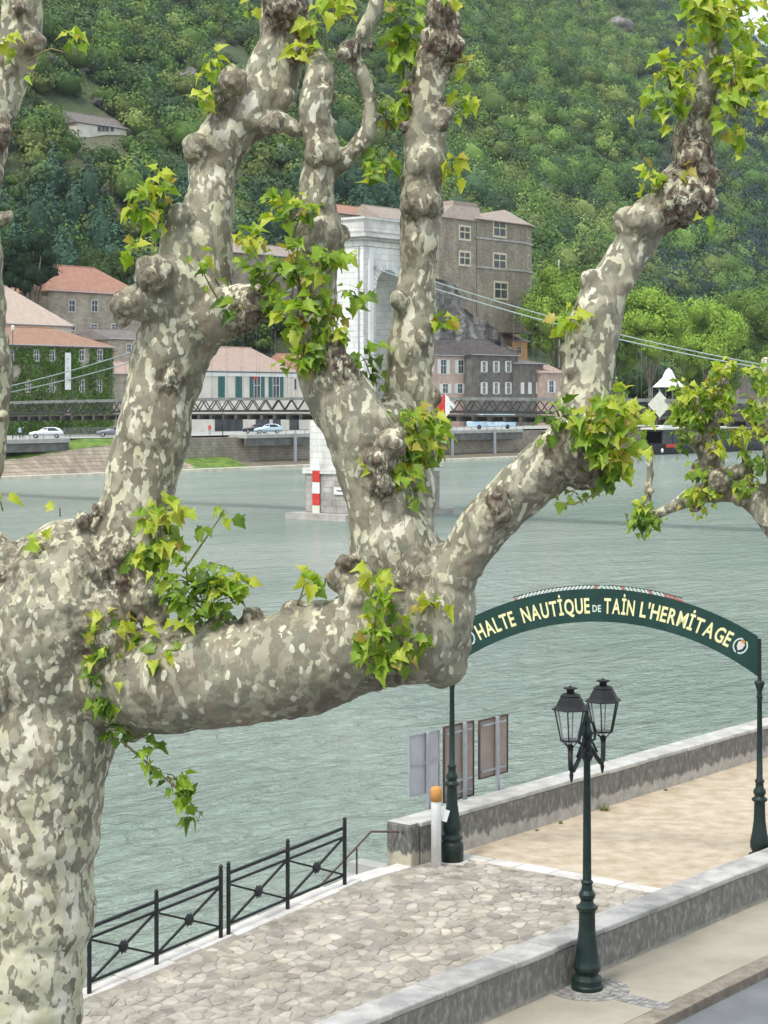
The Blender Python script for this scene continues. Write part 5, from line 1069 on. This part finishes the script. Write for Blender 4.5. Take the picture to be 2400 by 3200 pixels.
# canvas tent, flagpole, mooring marker, street lights
tn=thing('canvas_tent','white pointed canvas tent roof behind the bridge near the right plane tree','tent',W(St(2090,-214),-214,2.6),RZ)
zt_=Zy(1150,Yt(2090,-214))-2.6
P=[(-2.8,-2.5),(2.8,-2.5),(2.8,2.5),(-2.8,2.5)]
vs=[(x,y,zt_-4.2) for x,y in P]+[(x*.42,y*.42,zt_-2.2) for x,y in P]+[(x*.2,y*.2,zt_-.5) for x,y in P]+[(0,0,zt_)]
MB().add(vs,[(r*4+i,r*4+(i+1)%4,(r+1)*4+(i+1)%4,(r+1)*4+i) for r in (0,1) for i in range(4)]+[(8+i,8+(i+1)%4,12) for i in range(4)]).build('canvas_roof',MT['canvas'],tn)
for x,y in P: MB().tube([(x,y,-.1),(x,y,zt_-4.2)],.06,6).build('tent_pole',MT['galv'],tn)
fp=thing('flagpole','tall thin pale pole rising above the trees right of the castle','pole',W(St(1746,-249),-249,2.6),0); MB().tube([(0,0,0),(0,0,Zy(812,Yt(1746,-249))-2.6)],[.2,.15],8).build('pole',MT['winw'],fp)
bu=thing('mooring_marker','small black and orange mooring post in the river behind the leaning limb','mooring post',W(St(527,-60),-60,-2.5),0)
Yb=Yt(527,-60); bu.location=Vector(((527-1200)/F*160,160,-2.5)); MB().tube([(0,0,-1),(0,0,8-(1597-1250)*160/F+2.5)],.22,10).build('post',MT['hull'],bu); z=8-(1597-1250)*160/F+2.5; MB().tube([(0,0,z),(0,0,z+.6)],.24,10).build('cap',MT['orange'],bu)
def slight(label,px,t,top):
    s=thing('street_light',label,'street light',W(St(px,-t),-t,2.6),RZ,'street lights on the far quay'); MB().tube([(0,0,0),(0,0,top)],[.08,.05],8).build('pole',MT['steel'],s,True); MB().lathe([(.05,top),(.20,top+.12),(.26,top+.55),(.12,top+.68),(.02,top+.8)],8).build('lamp_head',MT['winw'],s)
slight('street light on the far quay in front of the shops',696,203.6,4.0); slight('street light on the far quay below the ivy-clad house',388,203.8,4.0)
slight('tall street light with pale head beside the left edge limb',40,206,15.0)
# quay railing on the left
rl=thing('quay_fence','low grey-green railing along the far street below the ivy-clad house','railing',W(St(200,-212),-212,2.6),RZ); L=St(470,-212)-St(200,-212)
MB().box(0,L,-.03,.03,1.25,1.32).build('rail',MT['steell'],rl); pm=MB().box(-.035,.035,-.03,.03,0,1.25).mesh('baluster',MT['steell'])
for i in range(70): link_mesh('baluster',pm,rl,Matrix.Translation((L*i/69,0,0)))
# ---------------------------------------------------------------- hill
ns_,nt_=330,150
S_=np.linspace(40,1800,ns_); T_=np.concatenate([np.linspace(247,720,nt_-10),np.linspace(735,1000,10)]); SS,TT=np.meshgrid(S_,T_,indexing='ij'); ZZ=hill_z(SS,TT); ZZ[:,0]=-2
V=np.stack([SS.ravel(),TT.ravel(),ZZ.ravel()],1); idx=np.arange(ns_*nt_).reshape(ns_,nt_)
Fc=np.stack([idx[:-1,:-1].ravel(),idx[1:,:-1].ravel(),idx[1:,1:].ravel(),idx[:-1,1:].ravel()],1)
ho=link_mesh('hillside',np_mesh('hillside',V,Fc,MT['hill'],True)); local(ho); struct(ho)
# rock outcrops on the slope
def outcrop(px,py,rp,label):
    s_,t_,z,Y=hit(px,py); r=rp*Y/F; CLEAR.append((s_,t_,r*1.0,22)); v=IC3[0].copy()
    for i in range(len(v)): v[i]*=r*(1+.55*noise.noise(Vector(v[i])*1.6+Vector((px,0,0)))+.25*noise.noise(Vector(v[i])*4))
    v[:,2]*=.85; me=np_mesh('outcrop',v,IC3[1],MT['rock']); o=link_mesh('rock_outcrop',me); o.location=W(s_,-t_,z+r*.25+1); o.rotation_euler=(0,0,RZ); tag(o,label,'rock','rock outcrops on the hillside')
outcrop(585,275,44,'grey rock outcrop on the hill left of the upper big limb'); outcrop(155,205,26,'grey rock outcrop beside the left edge limb on the hillside'); outcrop(1935,105,42,'grey rock slab high on the hillside at upper right')
outcrop(262,228,22,'small rock outcrop above the hillside cabin'); outcrop(305,335,16,'tiny rock outcrop directly above the cabin roof'); outcrop(880,510,34,'grey rock outcrop between the two middle limbs'); outcrop(520,280,14,'small rock outcrop left of the large grey one')
outcrop(1960,580,16,'small pale rock patch on the right hillside terrace')
def to_px(s,t,z): X=s*SU-t*CU; Y=s*CU+t*SU; return 1200+X/Y*F,1250+(8-z)/Y*F,Y
def crowns(name,pts,parent=None,seed=1,nleaf=70,asz=1.0):
    """pts: rows of s,t,z,r,h,colour index -> one joined mesh of blob + leaf faces"""
    rg=np.random.default_rng(seed); V=[];Fc=[];Cc=[];n=0; iv,if_=IC1
    for (s,t,z,r,h,c0,c1,c2,con) in pts:
        k=1+.28*rg.standard_normal(len(iv))*.6; 
        v=iv*k[:,None]; v=v*np.array([r*.64,r*.64,h*.34]); v[:,2]+=h*.45
        if con: v[:,:2]*=(1.15-.9*np.clip(v[:,2:3]/h,0,1))
        V.append(v+np.array([s,t,z])); Fc.append(if_+n); n+=len(iv); c=np.array([c0,c1,c2]); cc=np.tile(c*.8,(len(iv),1)); Cc.append(cc)  # core blob coloured darker than the leaves: painted shade inside the crown
        m=int(nleaf*(1 if r<3.6 else 1.7)); d=rg.standard_normal((m,3)); d/=np.linalg.norm(d,axis=1)[:,None]; d[:,2]=np.abs(d[:,2])*1.15-.25; rad=rg.uniform(.72,1.12,(m,1))*(1+.18*np.sin(d[:,:1]*7+s)+.14*np.sin(d[:,1:2]*8+t))
        p=d*rad*np.array([r,r,h*.5]); p[:,2]+=h*.48
        if con: p[:,:2]*=(1.25-1.0*np.clip(p[:,2:3]/h,0,1)); 
        sz=asz*min(r,3.3)*rg.uniform(.09,.20,(m,1)); a=rg.standard_normal((m,3)); a/=np.linalg.norm(a,axis=1)[:,None]; b=np.cross(a,d+.4*rg.standard_normal((m,3))); b/=np.linalg.norm(b,axis=1)[:,None]+1e-6; a=np.cross(b,d); 
        tri=np.stack([p-a*sz,p+a*sz*.8-b*sz*.7,p+a*sz*.5+b*sz*.9],1).reshape(-1,3)+np.array([s,t,z]); V.append(tri); Fc.append(np.arange(n,n+3*m).reshape(-1,3)); n+=3*m
        q=rg.uniform(.72,1.32,(m,1))*c; Cc.append(np.repeat(q,3,axis=0))
    V=np.concatenate(V); me=np_mesh(name,V,np.concatenate(Fc),MT['leafc']); col=np.concatenate(Cc); set_tint(me,np.concatenate([np.clip(col,0,1),np.ones((len(col),1))],1)); return me
pts=[]; Yv=330.; rg=np.random.default_rng(5)
PAL=[(.055,.105,.034),(.078,.140,.038),(.098,.165,.042),(.068,.112,.052),(.135,.180,.058),(.046,.085,.046)]
N=30000; tt=rg.uniform(252,735,N); 
for i in range(N):
    t_=tt[i]; px=rg.uniform(-150,2550); a=(px-1200)/F; Y=t_/(SU-CU*a)
    if rg.random()>(Y/1500.)**1.0*1.0+.05: continue
    s_=SU*a*Y+CU*Y; z=float(hill_z(np.array(s_),np.array(t_))); x_,y_,_=to_px(s_,t_,z+8)
    if y_<-60 or y_>1260: continue
    # terraces and rock outcrops stay open
    op=float(sn(np.array(s_),np.array(t_),.040,6))+.5*float(sn(np.array(s_),np.array(z*1.0),.11,8))
    left=px<1350
    if (left and 330<y_+0<560 and op>.72) or (left and y_<330 and op>.85) or (not left and op>.98): 
        if rg.random()<.85: continue
    if y_<600 and math.sin(z*.62+2.2*op+s_*.01)>(.72 if left and y_>230 else .90) and rg.random()<.8: continue
    if (px<540 and t_<286) or (690<px<1760 and t_<282): continue
    if any(abs(s_-c[0])<c[2] and -c[3]<t_-c[1]<c[2] for c in CLEAR): continue
    low=y_>520; q=rg.random()
    r=(2.1+3.6*rg.random()**2.2+(2.2 if rg.random()<.06 else 0))*(1.25 if low else 1)*(1.15 if not left else .95); h=r*rg.uniform(1.4,2.1); con=0
    k=rg.integers(0,6); c=np.array(PAL[k])*rg.uniform(.85,1.65)*np.array((1.10,1.08,.92))
    if left and low and q<.45: con=1; h=r*3.0; c=np.array((.045,.095,.058))*rg.uniform(.8,1.6)
    elif q<.05: c=np.array((.15,.20,.055))
    elif not left and q<.4: c=c*1.2+np.array((.005,.012,0))
    if px>2050 and q>.6: c=np.array((.045,.075,.065))*rg.uniform(.8,1.3)
    pts.append((s_,t_,z-.6,r,h,c[0],c[1],c[2],con))
print('hill trees',len(pts))
wo=link_mesh('hillside_woodland',crowns('hillside_woodland',pts,nleaf=165)); local(wo); tag(wo,'dense dark green woodland covering the hillside','woodland',kind='stuff')
# individual big trees at the foot of the hill
def big_tree(label,px0,px1,y0,y1,t,col,seed,shape=1.0,trunk_px=None):
    px=(px0+px1)/2; s_=St(px,-t); Y=Yt(px,-t); r=(px1-px0)/2*Y/F; zt=Zy(y0,Y); zb=Zy(y1,Y); h=zt-zb; rg=np.random.default_rng(seed)
    o=thing('broadleaf_tree',label,'tree',W(s_,-t,2.6),RZ,'big trees on the far bank'); loc=[]
    for i in range(44):
        d=rg.standard_normal(3); d/=np.linalg.norm(d); k=rg.uniform(.30,.84); rr=r*rg.uniform(.28,.40)
        zz=(zb-2.6)+h*.5+d[2]*k*h*.5-rr*.9; c=np.array(col)*rg.uniform(.8,1.2); loc.append((d[0]*k*r,d[1]*k*r,zz,rr,rr*2,c[0],c[1],c[2],0))
    me=crowns('crown',loc,seed=seed,nleaf=330,asz=.62); link_mesh('crown',me,o)
    tb=[(0,0,0),(.2,0,(zb-2.6)*.6+.5),(-.3,.2,(zb-2.6)+h*.35),(0,0,zb-2.6+h*.7)]; MB().tube(tb,[.5,.42,.3,.1],8).build('trunk',MT['bark2'],o,True)
    for k in range(4): a=k*1.6+seed; MB().tube([(.1,0,max(1.5,(zb-2.6)*.8)),(math.cos(a)*r*.35,math.sin(a)*r*.35,zb-2.6+h*.35),(math.cos(a)*r*.6,math.sin(a)*r*.6,zb-2.6+h*.6)],[.25,.18,.06],6).build('limb',MT['bark2'],o,True)
    return o
G1=(.17,.27,.04); G2=(.25,.38,.05); G3=(.19,.29,.05)
big_tree('dark green round tree between the castle and the rising limb',1615,1870,815,1140,236,(.22,.34,.05),21)
big_tree('bright green tree just right of the rising limb',1900,2160,880,1190,230,G2,22)
big_tree('bright green tree right of centre crossed by the bridge cables',2080,2350,915,1190,234,G2,23)
big_tree('tall green tree in the gap behind the rising limb',1790,2020,870,1210,240,(.14,.23,.035),24)
big_tree('broad green tree at the right edge behind the small plane tree',2230,2560,850,1190,246,(.15,.24,.045),25)
big_tree('dark tree low at the right edge behind the bridge rail',2330,2560,1080,1250,226,G1,26)
big_tree('low dark shrub-like tree left of the pointed-roof house',2120,2320,1120,1262,238,G1,27)
big_tree('dark evergreen tree rising behind the pale tiled roof at far left',20,190,700,960,258,(.022,.050,.022),28)
big_tree('green tree standing behind the orange-red roof of the stone house',230,420,770,930,275,(.06,.10,.03),29)
big_tree('bushy tree left of the ruin at the foot of the hill',-60,110,760,930,266,(.03,.065,.03),32)

# ---------------------------------------------------------------- people on the far quay (a few pixels tall)
def person(label,px,t,rz,top,legs,step=.0):
    p=thing('person',label,'person',W(St(px,-t),-t,2.6),rz)
    P=[(0,0,.93),(0,0,1.15),(0,0,1.42),(0,0,1.52),(0,0,1.66),(.12,0,.88),(.13,step*.5,.48),(.12,step,.05),(.12,step-.12,.02),(-.12,0,.88),(-.13,-step*.5,.48),(-.12,-step,.05),(-.12,-step-.12,.02),(.19,0,1.40),(.25,.03,1.12),(.24,-.06,.86),(-.19,0,1.40),(-.25,.03,1.12),(-.24,-.06,.86)]
    E=[(0,1),(1,2),(2,3),(3,4),(0,5),(5,6),(6,7),(7,8),(0,9),(9,10),(10,11),(11,12),(2,13),(13,14),(14,15),(2,16),(16,17),(17,18)]
    rad=[.15,.14,.16,.06,.115,.10,.07,.05,.045,.10,.07,.05,.045,.07,.05,.035,.07,.05,.035]
    me=bpy.data.meshes.new('body'); me.from_pydata(P,E,[]); o=bpy.data.objects.new('body',me); C.objects.link(o); sk=o.modifiers.new('skin','SKIN')
    for v,r in zip(me.skin_vertices[0].data,rad): v.radius=(r,r*.8)
    me.skin_vertices[0].data[0].use_root=True; sb_=o.modifiers.new('sub','SUBSURF'); sb_.levels=1; sb_.render_levels=1
    bpy.context.view_layer.update(); m2=bpy.data.meshes.new_from_object(o.evaluated_get(bpy.context.evaluated_depsgraph_get())); bpy.data.objects.remove(o)
    m2.materials.clear(); [m2.materials.append(MT[k]) for k in (top,legs,'stonel','twig')]
    for f in m2.polygons: z=f.center.z; f.material_index=1 if z<.92 else 0 if z<1.47 and not (z<.95 and abs(f.center.x)>.2) else 2 if z<1.66 else 3
    m2.shade_smooth(); link_mesh('body',m2,p); return p
person('person in a pale blue top walking on the far quay at far left',62,205.5,.8,'blue','hull',.18)
person('person in a red top standing by the far quay rail left of the shops',655,204.6,.3,'red','carg',.1)
person('person in dark clothes beside the one in pale blue at far left',72,206,2.2,'hull','hull',.1)

# ---------------------------------------------------------------- air: one even, thin haze over the whole valley
mb=MB(); mb.box(-1500,2600,-200,2200,-7,420); hz=mb.build('haze',None); m,t_,b_=nodes('valley_haze'); t_.nodes.remove(b_)
pv=t_.nodes.new('ShaderNodeVolumePrincipled'); pv.inputs['Density'].default_value=.00007; pv.inputs['Color'].default_value=(.86,.92,1,1); pv.inputs['Anisotropy'].default_value=.2
t_.links.new(pv.outputs[0],t_.nodes['Material Output'].inputs['Volume']); hz.data.materials.append(m); tag(hz,kind='stuff')
